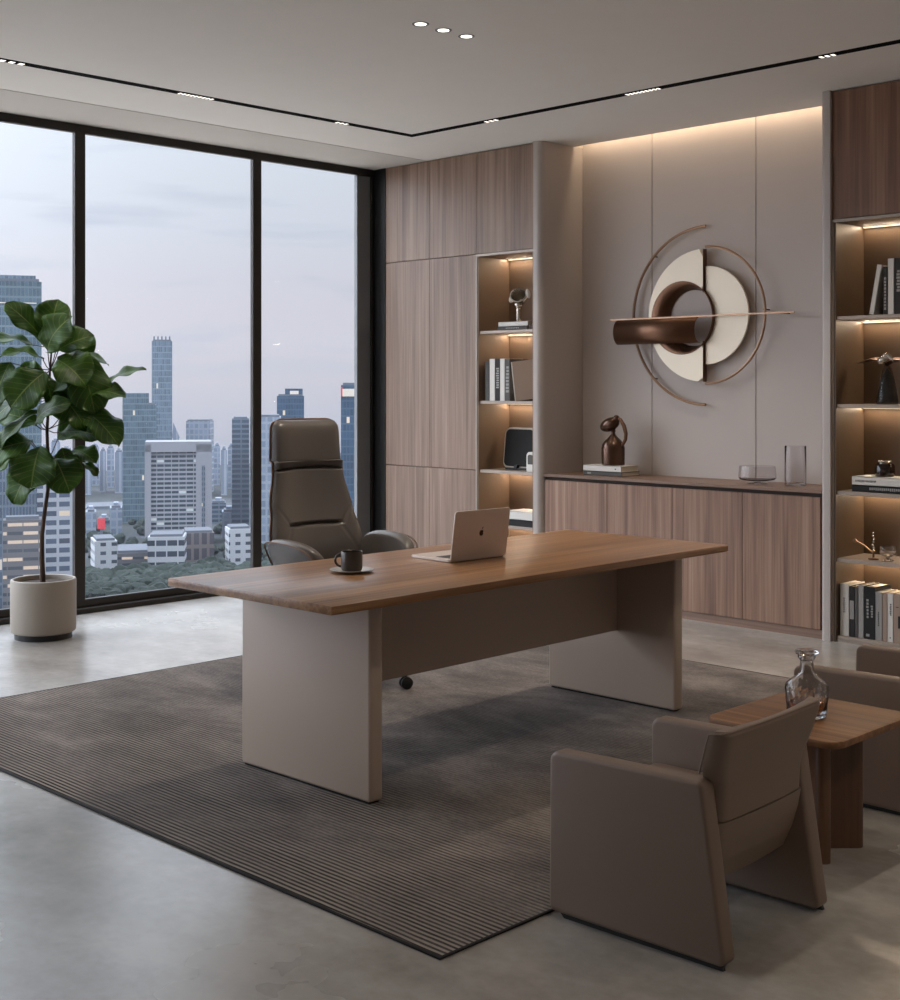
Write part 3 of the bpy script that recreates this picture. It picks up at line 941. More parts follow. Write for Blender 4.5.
# ------------------------------------------------------------------ potted fiddle-leaf fig
pt = thing('potted_fig', 'tall fiddle-leaf fig in a round cream pot beside the window', 'plant', (-7.246, 3.886, 0))
MB().lathe([(0, .035), (.176, .035), (.186, .042), (.188, .06), (.188, .335), (.185, .345), (.178, .348), (.170, .345), (.168, .335), (.168, .28), (0, .28)], n=64).build('pot', M['ceramic'], pt)
MB().lathe([(0, 0), (.165, 0), (.165, .036), (0, .036)], n=48).build('pot_base', M['rubber'], pt)
rs = random.Random(5)
MB().lathe([(0, .322), (.08, .326), (.1675, .318)], n=40, close=False).build('soil', M['soil'], pt)
PXM = 7.85 / F
def pp3(px, py, dep):
    """photo position on the plant's own upright plane, dep metres towards the viewer"""
    r = (px - 43.5) * PXM
    zz = CH - (py - HY) * PXM
    return Vector((r * CS + dep * SN, r * SN - dep * CS, zz))
tk = [(43, 583), (42, 560), (42, 535), (45, 510), (48, 490), (48, 460), (47, 430), (49, 400), (50, 370), (52, 345)]
MB().tube([pp3(x, y, 0) for x, y in tk], .01, 10, taper=[.016, .015, .013, .012, .011, .0105, .0095, .008, .0065, .005]).build('trunk', M['bark'], pt)
leaves = [  # base px, tip px, depth base, depth tip, half width px, normal (right, up, toward)
    (50, 335, 58, 301, .0, .02, 15, (.1, -.1, 1)), (40, 335, 12, 304, 0, .08, 11, (.5, .4, .8)), (50, 352, 72, 318, .05, .12, 17, (-.2, .5, 1)),
    (34, 345, -6, 339, .0, .12, 9, (.1, 1, .45)), (58, 350, 90, 334, .0, -.05, 12, (.2, .5, .8)), (62, 357, 106, 358, 0, -.02, 7, (.1, 1, .3)),
    (16, 362, 2, 406, .1, .18, 15, (-.2, .3, 1)), (48, 360, 12, 352, .08, .18, 9, (0, 1, .4)), (53, 372, 24, 404, .14, .24, 18, (.1, .45, 1)),
    (60, 360, 92, 382, .06, .14, 18, (.3, .6, .8)), (78, 352, 100, 410, .02, .10, 18, (.5, .3, 1)), (106, 384, 144, 367, .0, .02, 8, (-.1, 1, .5)),
    (90, 392, 128, 394, .04, .10, 11, (.1, 1, .6)), (84, 410, 124, 440, .03, .14, 15, (.4, .8, .7)), (40, 425, 74, 400, .1, .2, 12, (-.3, .8, .8)),
    (42, 410, 6, 446, .08, .16, 9, (-.3, .9, .6)), (38, 440, -14, 456, .1, .2, 19, (-.1, .75, .9)), (46, 446, 42, 484, .12, .22, 20, (.0, .35, 1)),
    (40, 462, 16, 500, .02, .08, 15, (-.35, .35, 1)), (58, 458, 76, 488, .05, .14, 17, (.35, .35, 1)), (62, 432, 110, 434, .04, .14, 13, (.1, .9, .7)),
    (74, 450, 98, 460, .0, .05, 10, (.2, .8, .6)), (62, 396, 92, 424, .04, .14, 15, (.3, .6, .8)), (34, 392, -4, 420, .04, .12, 12, (-.3, .8, .7)),
    (46, 396, 24, 376, -.05, .0, 10, (-.2, .3, 1)), (56, 420, 60, 382, -.06, -.1, 14, (.1, .2, 1)), (62, 385, 82, 352, -.1, -.14, 13, (0, .3, 1)),
    (40, 380, 10, 372, -.1, -.14, 13, (0, .3, 1)), (30, 400, -16, 388, -.08, -.1, 14, (0, .5, 1)), (52, 440, 88, 412, -.1, -.16, 14, (.1, .5, 1)),
    (34, 424, -10, 412, -.1, -.16, 12, (0, .5, 1)), (54, 350, 40, 312, -.05, -.08, 13, (0, .2, 1)), (70, 366, 80, 330, -.1, -.14, 12, (.2, .3, 1)),
    (44, 372, 56, 408, .02, .06, 9, (.8, .2, .7)), (66, 372, 72, 412, .0, .05, 8, (-.8, .2, .6)), (28, 440, -4, 466, -.02, .02, 12, (-.2, .6, .8)),
    (60, 448, 66, 470, -.04, -.06, 10, (0, .5, 1)), (84, 462, 100, 474, .03, .05, 5, (.1, .9, .4)), (52, 396, 78, 380, .04, .06, 9, (.1, .9, .6))]
bm = bmesh.new()
uvl = bm.loops.layers.uv.new('UVMap')
NTT, NU = 12, 8
pet = MB()
for li, (bx, by, tx, ty, db, dt, whp, nh) in enumerate(leaves):
    B = pp3(bx, by, db); T = pp3(tx, ty, dt)
    ax = T - B; L = ax.length; ax.normalize()
    nrm = Vector((nh[0] * CS + nh[2] * SN, nh[0] * SN - nh[2] * CS, nh[1])).normalized()
    side = ax.cross(nrm).normalized(); nrm = side.cross(ax).normalized()
    W = whp * PXM * 1.22
    ph = rs.uniform(0, 6); ph2 = rs.uniform(0, 6); droop = rs.uniform(.06, .16); fold = rs.uniform(.10, .28)
    L *= 1.04
    grid = []
    for i in range(NTT + 1):
        t = i / NTT
        prof_w = (math.sin(PI * min(1, t ** 1.25 * .97 + .03 * (1 - t)))) ** .62 if 0 < t < 1 else 0.0
        prof_w = max(prof_w, .03 if t < .5 else .0)
        row = []
        for j in range(NU + 1):
            u = 2 * j / NU - 1
            wv = .09 * W * 2 * math.sin(t * 13 + ph + (2 if u > 0 else 0)) * abs(u) ** 1.5
            p = B + ax * (L * t) + side * (u * W * prof_w) + nrm * (fold * W * abs(u) * prof_w - droop * L * (2 * t - 1) ** 2 * 1.1 + droop * L * 1.1 - droop * L * 1.1 * t + wv)
            row.append(bm.verts.new(p))
        grid.append(row)
    for i in range(NTT):
        for j in range(NU):
            fc = bm.faces.new((grid[i][j], grid[i][j + 1], grid[i + 1][j + 1], grid[i + 1][j]))
            for lpn, (a, b) in zip(fc.loops, ((j, i), (j + 1, i), (j + 1, i + 1), (j, i + 1))):
                lpn[uvl].uv = (a / NU, b / NTT)
    # petiole back to the trunk
    tr_pt = min((pp3(x, y, 0) for x, y in tk[4:]), key=lambda q: (q - (B + Vector((0, 0, -.05)))).length)
    end = B + ax * (L * .02)
    midp = (tr_pt + end) / 2 + Vector((0, 0, -.01))
    pet.tube([tr_pt, midp, end], .003, 6)
me = bpy.data.meshes.new('foliage'); bm.to_mesh(me); bm.free()
fo = bpy.data.objects.new('foliage', me); C.objects.link(fo); fo.parent = pt
me.materials.append(M['leaf'])
me.polygons.foreach_set('use_smooth', [True] * len(me.polygons))
sd = fo.modifiers.new('thick', 'SOLIDIFY'); sd.thickness = .0012
pet.build('petioles', M['bark'], pt)

# ------------------------------------------------------------------ wall sculpture
AX, AZ = -5.008, 1.953
ws = thing('wall_sculpture', 'abstract round metal wall sculpture of arcs, half discs and a long rod in the alcove', 'wall art', (AX, YB - .012, AZ))
def arc_pts(cx, cz, r, a0, a1, n=40):
    return [(cx + r * math.sin(math.radians(a0 + (a1 - a0) * k / n)), cz + r * math.cos(math.radians(a0 + (a1 - a0) * k / n))) for k in range(n + 1)]
HXc, HZc, HR = -.166, -.012, .246
def circ_x_at(z):            # right side of the hole
    d = HR * HR - (z - HZc) ** 2
    return HXc + math.sqrt(d) if d > 0 else None
# left half disc with the round hole: strips between outer arc and hole
def half_disc(side, R, y0, y1):
    bm = bmesh.new()
    n = 64
    # angle sweep about the hole centre: outer boundary point (on R circle or on the x=0 cut), inner = hole circle
    prs = []
    for k in range(n + 1):
        a = 2 * PI * k / n
        dx_, dz_ = math.sin(a), math.cos(a)
        # ray from hole centre
        cx, cz = HXc, HZc
        inner = (cx + dx_ * HR, cz + dz_ * HR)
        b_ = cx * dx_ + cz * dz_; c_ = cx * cx + cz * cz - R * R
        t = -b_ + math.sqrt(max(0, b_ * b_ - c_))
        if side < 0 and dx_ > 1e-6:
            t = min(t, (0 - cx) / dx_)
        outer = (cx + dx_ * max(t, HR + .002), cz + dz_ * max(t, HR + .002))
        if side < 0 and inner[0] > 0 : prs.append(None); continue
        prs.append((inner, outer))
    def quad(p, q):
        vs = []
        for y in (y0, y1):
            vs.append([bm.verts.new((a[0], y, a[1])) for a in (p[0], p[1], q[1], q[0])])
        bm.faces.new(vs[0]); bm.faces.new(vs[1][::-1])
        for i in range(4):
            j = (i + 1) % 4
            bm.faces.new((vs[0][i], vs[0][j], vs[1][j], vs[1][i]))
    for p, q in zip(prs, prs[1:]):
        if p and q: quad(p, q)
    bmesh.ops.remove_doubles(bm, verts=bm.verts[:], dist=.0003)
    bmesh.ops.recalc_face_normals(bm, faces=bm.faces[:])
    mb = MB(); mb.add(bm); return mb
half_disc(-1, .439, -.075, -.058).build('half_disc', M['champagne'], ws, smooth=False)['label'] = 'large champagne half disc'
# right half disc (smaller, set further back), cut by the hole
pts = []
R2 = .325
for k in range(41):
    a = math.radians(180 * k / 40); pts.append((.008 + R2 * math.sin(a), -.0 + R2 * math.cos(a)))
zt = HZc + math.sqrt(HR ** 2 - (.008 - HXc) ** 2); zb = HZc - math.sqrt(HR ** 2 - (.008 - HXc) ** 2)
a_b = math.atan2(.008 - HXc, zb - HZc); a_t = math.atan2(.008 - HXc, zt - HZc)
for k in range(17):
    a = a_b + (a_t - a_b) * k / 16
    pts.append((HXc + HR * math.sin(a), HZc + HR * math.cos(a)))
MB().prism(pts, 'y', -.052, -.036).build('half_disc', M['champagne'], ws, smooth=False)['label'] = 'smaller champagne half disc'
# bronze funnel lining of the hole
bm = bmesh.new()
n = 64
r0 = []; r1 = []
for k in range(n):
    a = 2 * PI * k / n
    r0.append(bm.verts.new((HXc + HR * math.sin(a), -.080, HZc + HR * math.cos(a))))
    r1.append(bm.verts.new((HXc + .052 + (HR - .055) * math.sin(a), -.004, HZc + .0 + (HR - .055) * math.cos(a))))
for k in range(n):
    bm.faces.new((r0[k], r0[(k + 1) % n], r1[(k + 1) % n], r1[k]))
mb = MB(); mb.add(bm); lo = mb.build('hole_lining', M['bronze_dark'], ws)
lo.modifiers.new('thick', 'SOLIDIFY').thickness = .004
def arc3(r, a0, a1, y, n=60, cx=0, cz=0):
    return [(cx + r * math.sin(math.radians(a0 + (a1 - a0) * k / n)), y, cz + r * math.cos(math.radians(a0 + (a1 - a0) * k / n))) for k in range(n + 1)]
MB().tube(arc3(.452, 0, 180, -.062, cx=.012), .0085, 8).build('ring', M['bronze'], ws)
MB().tube(arc3(.592, 0, -180, -.040), .0095, 8).build('outer_arc', M['bronze'], ws)
MB().box(-.002, .002, -.072, -.03, -.44, -.17).build('split_bar', M['bronze_dark'], ws, smooth=False)
MB().box(-.002, .002, -.072, -.03, .15, .44).build('split_bar', M['bronze_dark'], ws, smooth=False)
MB().box(-.735, .70, -.116, -.106, -.013, -.003).build('rod', M['bronze'], ws, smooth=False)
# bronze half pipe hanging from the rod
hpipe = []
for k in range(19):
    a = math.radians(-85 + 190 * k / 18)
    hpipe.append((-.13 - .06 * math.cos(a) + .03, -.012 - .085 - .085 * math.sin(a)))
bm = bmesh.new()
R0 = [[bm.verts.new((x, p[0], p[1])) for p in hpipe] for x in (-.68, -.01)]
for i in range(18): bm.faces.new((R0[0][i], R0[0][i + 1], R0[1][i + 1], R0[1][i]))
mb = MB(); mb.add(bm); hpo = mb.build('half_pipe', M['bronze_dark'], ws)
hpo.modifiers.new('thick', 'SOLIDIFY').thickness = .004
for (x, z_, y_) in ((-.30, .30, -.06), (-.30, -.30, -.06), (.24, .1, -.04), (.24, -.12, -.04), (.455, .02, -.062), (-.592, 0, -.040), (-.42, .418, -.040), (-.42, -.418, -.040), (.60, -.009, -.106), (-.70, -.009, -.106)):
    MB().tube([(x, 0, z_), (x, y_, z_)], .005, 8).build('standoff', M['bronze_dark'], ws)

# ------------------------------------------------------------------ books
def add_book(name, label, w_, d_, h_, cover, loc, rot=(0, 0, 0), flat=False, group=None, mark=None, pages=True):
    """upright book: spine faces -y. w_ thickness (x), d_ depth (y), h_ height (z).
       flat book: w_ length (x), d_ depth (y), h_ thickness (z), spine faces -y"""
    t = thing(name, label, 'book', loc, 0, group)
    t.rotation_euler = rot
    c = MB(); p = MB(); tk_ = min(.0025, .2 * min(w_, h_))
    if not flat:
        c.box(-w_ / 2, w_ / 2, -d_ / 2, -d_ / 2 + tk_, 0, h_, tk_ * .3, 1)
        c.box(-w_ / 2, -w_ / 2 + tk_, -d_ / 2, d_ / 2, 0, h_); c.box(w_ / 2 - tk_, w_ / 2, -d_ / 2, d_ / 2, 0, h_)
        p.box(-w_ / 2 + tk_, w_ / 2 - tk_, -d_ / 2 + tk_, d_ / 2 - .004, .003, h_ - .004)
    else:
        c.box(-w_ / 2, w_ / 2, -d_ / 2, -d_ / 2 + tk_, 0, h_)
        c.box(-w_ / 2, w_ / 2, -d_ / 2, d_ / 2, 0, tk_); c.box(-w_ / 2, w_ / 2, -d_ / 2, d_ / 2, h_ - tk_, h_)
        p.box(-w_ / 2 + .004, w_ / 2 - .004, -d_ / 2 + tk_, d_ / 2 - .004, tk_, h_ - tk_)
    c.build('cover', cover, t, smooth=False); p.build('pages', M['pages'], t, smooth=False)
    if mark:
        mm, segs = mark
        k = MB()
        for (a, b, e, g) in segs:     # fractions across spine / along spine
            if not flat: k.box(-w_ / 2 + w_ * a, -w_ / 2 + w_ * b, -d_ / 2 - .0005, -d_ / 2 - .0001, h_ * e, h_ * g)
            else: k.box(-w_ / 2 + w_ * a, -w_ / 2 + w_ * b, -d_ / 2 - .0005, -d_ / 2 - .0001, h_ * e, h_ * g)
        k.build('spine_print', mm, t, smooth=False)
    return t
def glyphs(a, b, e, g, n, seed=1, flat=False):
    r = random.Random(seed); out = []
    for k in range(n):
        t0 = k / n; t1 = (k + .7) / n
        q = r.uniform(0, .25)
        if flat: out.append((a + (b - a) * t0, a + (b - a) * t1, e + (g - e) * q, g))
        else: out.append((a + (b - a) * q, b, e + (g - e) * t0, e + (g - e) * t1))
    return out

yb_ = 7.20
# --- left bookcase, second shelf from the top: upright books
zs = SH[3] + .0005
G = 'upright books in the bookcase beside the tall cabinet'
add_book('book', 'dark grey book at the window end of the row beside the tall cabinet', .043, .20, .284, M['midgrey'], (-6.648, 7.18, zs), group=G)
add_book('book', 'white thick book second in the row beside the tall cabinet', .053, .20, .305, M['white'], (-6.598, 7.18, zs), group=G)
add_book('book', 'black and silver book between two white books beside the tall cabinet', .048, .20, .305, M['dkgrey'], (-6.546, 7.18, zs), group=G, mark=(M['ltgrey'], glyphs(.2, .8, .3, .8, 9, 3)))
add_book('book', 'slim white book in the middle of the row beside the tall cabinet', .045, .20, .305, M['white'], (-6.4985, 7.18, zs), group=G)
add_book('book', 'grey lettered book last of the straight books beside the tall cabinet', .050, .20, .302, M['midgrey'], (-6.450, 7.18, zs), group=G, mark=(M['ltgrey'], glyphs(.2, .8, .2, .85, 8, 4)))
add_book('book', 'charcoal book leaning with the taupe one beside the tall cabinet', .02, .17, .275, M['blackc'], (-6.383, 7.265, zs + .003), rot=(0, math.radians(-9), 0), group=G)
# leaning book showing its taupe front cover
lb = thing('book', 'taupe book leaning open-faced against the pilaster side of the shelf', 'book', (-6.298, 7.125, zs + .006), 0, G)
lb.rotation_euler = (Matrix.Rotation(math.radians(-8), 3, 'Y') @ Matrix.Rotation(math.radians(-62), 3, 'Z')).to_euler()
MB().box(-.012, .012, -.085, .085, .002, .285, .002, 1).build('cover', M['taupec'], lb, smooth=False)
MB().box(-.0145, .0135, -.0875, -.0800, .003, .284).build('pages', M['white'], lb, smooth=False)
MB().box(-.0128, -.0121, -.02, .035, .15, .166).build('cover_print', M['maroon'], lb, smooth=False)
# --- top shelf: flat books + silver horn sculpture
zs = SH[4] + .0005
G2 = 'books under the horn figurine'
add_book('book', 'grey flat book, lower of the two under the horn figurine', .29, .17, .026, M['midgrey'], (-6.415, 7.175, zs), flat=True, group=G2, mark=(M['ltgrey'], glyphs(.3, .75, .3, .7, 8, 5, True)))
add_book('book', 'white flat book, upper of the two under the horn figurine', .285, .16, .034, M['white'], (-6.408, 7.175, zs + .0265), flat=True, group=G2)
add_book('book', 'small dark maroon book beside the flat pile at the pilaster', .050, .15, .034, M['maroon'], (-6.232, 7.175, zs), flat=True)
hn = thing('horn_figurine', 'silver horn-shaped figurine with two petals on the flat books', 'figurine', (-6.392, 7.14, zs + .061))
hn.scale = (1.08, 1.08, 1.08)
MB().lathe([(0, 0), (.016, 0), (.017, .004), (.0165, .085), (.020, .09), (.020, .1), (.030, .108), (.030, .118), (.012, .124), (0, .124)], n=32).build('column', M['silver'], hn)
Mh = Matrix.Translation((.01, -.01, .165)) @ Matrix.Rotation(math.radians(60), 4, 'X') @ Matrix.Rotation(math.radians(25), 4, 'Y')
hb = MB().lathe([(.012, -.085), (.03, -.065), (.044, -.03), (.050, .01), (.058, .024), (.050, .027), (.042, .008), (.037, -.03), (.018, -.066), (0, -.07)], n=36, mat=Mh, close=False)
hb.build('horn', M['silver'], hn)
MB().ball((-.062, -.005, .150), .019, (1, .8, 1.25), Matrix.Rotation(.5, 4, 'Y')).build('petal', M['offwhite'], hn)
MB().ball((.082, 0, .182), .019, (.9, .6, 1.75), Matrix.Rotation(-.35, 4, 'Y')).build('petal', M['offwhite'], hn)
MB().tube([(-.062, 0, .145), (-.03, 0, .128), (0, 0, .122), (.045, 0, .135), (.078, 0, .165)], .004, 8).build('branch', M['silver'], hn)
# --- third shelf: rounded black tray in a cream rim + small white clock
zs = SH[2] + .0005
ty = thing('display_plate', 'black rounded-square display plate with cream rim standing on the shelf', 'decor', (-6.482, 7.235, zs))
ty.scale = (1.16, 1, 1.16)
RT = Matrix.Rotation(math.radians(-8), 4, 'X')
sq = lambda s, r: rrect(-s, s, .012 + (.125 - s), .262 - (.125 - s), r, 8)
MB().prism(sq(.128, .04), 'y', -.012, .012, .004, 2, mat=RT).build('rim', M['offwhite'], ty)
MB().prism(sq(.117, .034), 'y', -.0165, -.011, .002, 1, mat=RT).build('plate_face', M['blackc'], ty)
MB().box(-.09, .09, -.03, .05, 0, .012, .003, 1).box(-.012, .012, -.035, -.01, .01, .03).build('stand', M['rubber'], ty)
ck = thing('table_clock', 'small white arched table clock in front of the black display plate', 'clock', (-6.238, 7.11, zs))
ck.scale = (1.1, 1, 1.2)
MB().prism(round_poly([(-.036, 0), (.036, 0), (.036, .118), (-.036, .118)], [0, 0, .026, .026], 6), 'y', -.02, .02, .003, 1).build('body', M['white'], ck)
MB().prism(round_poly([(-.022, .045), (.022, .045), (.022, .102), (-.022, .102)], [.003, .003, .014, .014], 5), 'y', -.0215, -.0198).build('clock_face', M['midgrey'], ck, smooth=False)
# --- fourth shelf: white on black box file
zs = SH[1] + .0005
add_book('book', 'black flat book under the white one on the low shelf', .27, .20, .045, M['blackc'], (-6.33, 7.17, zs), flat=True, group='pair of flat books on the low shelf')
add_book('book', 'white flat book on top of the black one on the low shelf', .265, .195, .060, M['white'], (-6.33, 7.17, zs + .0455), flat=True, group='pair of flat books on the low shelf')

# --- right bookcase
zs = SH[4] + .0005
G = 'upright books on the top shelf of the dark bookcase'
add_book('book', 'white book leaning on the top shelf of the dark bookcase', .028, .19, .285, M['white'], (-3.642, 7.175, zs + .004), rot=(0, math.radians(10), 0), group=G)
add_book('book', 'slim charcoal book beside the leaning white one, dark bookcase', .026, .19, .270, M['dkgrey'], (-3.558, 7.175, zs), group=G, mark=(M['ltgrey'], glyphs(.2, .7, .1, .8, 10, 7)))
add_book('book', 'tall upright white book on the top shelf of the dark bookcase', .036, .20, .315, M['white'], (-3.524, 7.18, zs), group=G)
add_book('book', 'wide dark grey book at the right edge, top shelf', .052, .20, .315, M['dkgrey'], (-3.478, 7.18, zs), group=G, mark=(M['ltgrey'], glyphs(.25, .65, .4, .8, 7, 8)))
# bird sculpture
zs = SH[3] + .0005
bs = thing('bird_sculpture', 'polished metal bird with spread wings on a tapered dark glass body', 'sculpture', (-3.605, 7.20, zs))
bs.scale = (1.1, 1.1, 1.1)
MB().lathe([(0, 0), (.056, 0), (.058, .006), (.050, .06), (.036, .13), (.022, .185), (.014, .205), (0, .207)], n=40).build('body', M['smoke'], bs)
MB().lathe([(0, .008), (.050, .010), (.040, .07), (.024, .14), (0, .19)], n=32).build('body_core', M['dkgrey'], bs)
wg = MB()
def wing(sx_, L, drop, z0):
    bm = bmesh.new(); rows = []
    for i in range(13):
        t = i / 12
        x = sx_ * L * t
        zc_ = z0 + .022 * math.sin(PI * t * .9) * (1 - t) * 2 - drop * t * t
        hwd = .035 * (1 - t) ** .6 * (1 + .4 * t)
        rows.append([bm.verts.new((x, -hwd - .01 * t, zc_ - .004)), bm.verts.new((x, 0, zc_ + .014 * (1 - t))), bm.verts.new((x, hwd, zc_ - .004)), bm.verts.new((x, 0, zc_ - .016 * (1 - t) - .002))])
    for A_, B_ in zip(rows, rows[1:]):
        for k in range(4): bm.faces.new((A_[k], A_[(k + 1) % 4], B_[(k + 1) % 4], B_[k]))
    bm.faces.new(rows[0]); bm.faces.new(rows[-1][::-1])
    bmesh.ops.recalc_face_normals(bm, faces=bm.faces[:])
    return bm
wg.add(wing(-1, .17, -.006, .215)); wg.add(wing(1, .19, .022, .215))
wo_ = wg.build('wings', M['bronze_dark'], bs, angle=60)
hd_ = MB().ball((-.012, -.02, .232), .03, (1.25, .8, .7), Matrix.Rotation(-.3, 4, 'Y'))
hd_.ball((.004, -.026, .252), .017, (1.2, .9, .9)); hd_.tube([(.015, -.028, .254), (.03, -.03, .246), (.05, -.03, .222)], .006, 8, taper=[.012, .009, .002])
hd_.build('bird_head', M['silver'], bs)
# jar on two flat books
zs = SH[2] + .0005
add_book('book', 'black flat book with grey lettering under the white one, below the dark jar', .36, .19, .038, M['blackc'], (-3.582, 7.175, zs), flat=True, group='flat books under the dark jar', mark=(M['ltgrey'], glyphs(.3, .85, .3, .75, 16, 11, True)))
add_book('book', 'white flat book directly under the dark jar', .36, .19, .050, M['white'], (-3.582, 7.175, zs + .0385), flat=True, group='flat books under the dark jar', mark=(M['midgrey'], glyphs(.06, .42, .35, .6, 16, 12, True)))
jr = thing('jar', 'dark brown glass jar with a beaded lid on the flat books', 'jar', (-3.60, 7.16, zs + .089))
MB().lathe([(0, 0), (.046, 0), (.054, .006), (.056, .02), (.056, .06), (.048, .074), (.034, .078), (0, .078)], n=40).build('body', M['darkjar'], jr)
ld = MB().lathe([(0, .078), (.034, .078), (.036, .084), (.03, .09), (0, .092)], n=32)
for k in range(10):
    a = 2 * PI * k / 10; ld.ball((.032 * math.cos(a), .032 * math.sin(a), .088), .0065, seg=10)
ld.build('lid', M['silver'], jr)
# glassware on the fourth shelf
zs = SH[1] + .0005
gb = thing('glass_bowl', 'small clear glass on a foot, low on the dark bookcase', 'glass', (-3.575, 7.15, zs))
MB().lathe([(0, 0), (.032, 0), (.034, .003), (.010, .012), (.012, .02), (.042, .035), (.047, .05), (.047, .085), (.0445, .085), (.044, .052), (.038, .04), (0, .03)], n=40).build('bowl', M['clear'], gb)
cs = thing('crystal_ornament', 'crystal bead ornament on a slanted bronze arm, beside the clear glass', 'ornament', (-3.665, 7.15, zs))
MB().lathe([(0, 0), (.03, 0), (.03, .006), (.006, .012), (.005, .04), (0, .04)], n=28).build('base', M['bronze_dark'], cs)
bd_ = MB()
for k in range(7): bd_.ball((.004 * math.sin(k * 2), .004 * math.cos(k * 2), .05 + .017 * k), .0085 - .0004 * k, seg=12)
bd_.build('beads', M['silver'], cs)
MB().tube([(0, 0, .035), (-.05, -.01, .075), (-.10, -.02, .10)], .005, 8).ball((-.105, -.021, .102), .012, seg=14).build('arm', M['bronze'], cs)
# bottom row
zs = SH[0] + .0005
G = 'upright books on the bottom shelf of the dark bookcase'
row = [(.057, .300, 'white', 'thick white book at the left end of the bottom shelf', (M['ltgrey'], glyphs(.3, .6, .45, .75, 8, 21))),
       (.034, .290, 'dkgrey', 'charcoal book with a pale label, next to the thick white one', (M['ltgrey'], [(.1, .9, .35, .72)])),
       (.023, .288, 'midgrey', 'slim dark grey book, third on the bottom shelf', None),
       (.035, .302, 'ltgrey', 'light grey book before the thick black one on the bottom shelf', None),
       (.070, .300, 'blackc', 'thick black book with white script on the bottom shelf', (M['ltgrey'], glyphs(.2, .42, .4, .78, 6, 23) + glyphs(.6, .8, .42, .66, 5, 24) + [(.2, .5, .05, .1)])),
       (.043, .275, 'ltgrey', 'grey book after the thick black one on the bottom shelf', (M['dkgrey'], glyphs(.35, .55, .3, .6, 8, 25))),
       (.030, .272, 'taupec', 'slim taupe book on the bottom shelf', None),
       (.036, .275, 'white', 'slim white book with dark lettering on the bottom shelf', (M['dkgrey'], glyphs(.4, .7, .55, .8, 7, 26) + [(.4, .6, .08, .1)])),
       (.070, .278, 'taupec', 'wide taupe book with black marks at the right edge of the bottom shelf', (M['blackc'], [(.2, .45, .72, .735), (.4, .8, .3, .55)]))]
x = -3.840
for w_, h_, c_, lb_, mk in row:
    add_book('book', lb_, w_ - .001, .19, h_, M[c_], (x + w_ / 2, 7.18, zs), group=G, mark=mk)
    x += w_

# ------------------------------------------------------------------ on the sideboard
zs = .8735
G = 'flat books under the bronze figure'
add_book('book', 'grey flat book, lower of the pair under the bronze figure', .33, .20, .028, M['midgrey'], (-5.655, 7.27, zs), flat=True, group=G, mark=(M['ltgrey'], [(.1, .2, .3, .7)]))
add_book('book', 'white flat book, upper of the pair under the bronze figure', .325, .20, .040, M['white'], (-5.66, 7.27, zs + .0285), flat=True, group=G, mark=(M['blackc'], [(.84, .87, .4, .6)]))
fg = thing('bronze_figure', 'dark bronze abstract figure with an oval head and looped arm on the books', 'sculpture', (-5.648, 7.28, zs + .069))
fg.scale = (1.14, 1.14, 1.14)
MB().lathe([(0, 0), (.066, 0), (.070, .004), (.071, .10), (.066, .125), (.048, .150), (.024, .172), (.014, .186), (.012, .198), (.018, .208), (0, .210)], n=48).build('body', M['bronze_gloss'], fg)
MB().ball((-.026, 0, .243), .048, (1.5, .85, .86), Matrix.Rotation(-.35, 4, 'Y')).ball((.024, 0, .280), .022, (1, .8, 1)).tube([(.0, 0, .20), (.005, 0, .23)], .012, 10).build('head', M['bronze_gloss'], fg)
MB().tube([(.03, 0, .288), (.055, 0, .275), (.082, 0, .235), (.096, 0, .19), (.092, 0, .155), (.076, 0, .13), (.060, 0, .118)], .01, 10, taper=[.006, .010, .013, .012, .011, .010, .008]).build('arm', M['bronze_dark'], fg)
bw = MB().lathe([(0, 0), (.062, 0), (.064, .003), (.060, .006), (.022, .008), (.022, .016), (.085, .020), (.108, .026), (.117, .036), (.114, .092), (.110, .110), (.108, .110), (.112, .092), (.1145, .038), (.105, .0295), (.08, .024), (0, .021)], n=56).build('glass_bowl', M['smoke'], loc=(-4.505, 7.27, zs))
tag(bw, 'wide smoky glass bowl on a small foot on the sideboard', 'bowl')
vs = MB().lathe([(0, 0), (.060, 0), (.0645, .004), (.065, .242), (.064, .244), (.063, .242), (.062, .016), (.056, .012), (0, .012)], n=56).build('glass_vase', M['vase_clear'], loc=(-4.238, 7.27, zs))
tag(vs, 'tall cylindrical clear glass vase at the right end of the sideboard', 'vase')

# ------------------------------------------------------------------ the city beyond the windows
GZ = -90.0
gmat, nt, out = new_mat('city_ground')
v = nt.obj()
gcol = nt.ramp(nt.noise(nt.mapping(v, (1, 1, 1)), .014, 6, .65), [(.42, srgb(26, 34, 32)), (.52, srgb(40, 46, 48)), (.64, srgb(66, 70, 76))])
bsdf(nt, out, **{'Base Color': gcol, 'Roughness': .9})
bounce = MB().box(-350, -12, -900, 1400, GZ, GZ + .3).build('bounce_ground', plain('pale_bounce_ground', srgb(186, 176, 164), .9), smooth=False); struct(bounce, 'added pale ground far below the windows, bounces light up to the ceiling')  # unseen pale surface, added to throw daylight up onto the ceiling
gd = MB().box(-1300, -12, -2500, 2600, GZ - 1, GZ).build('ground', gmat, smooth=False); struct(gd, 'hazy city ground far below')

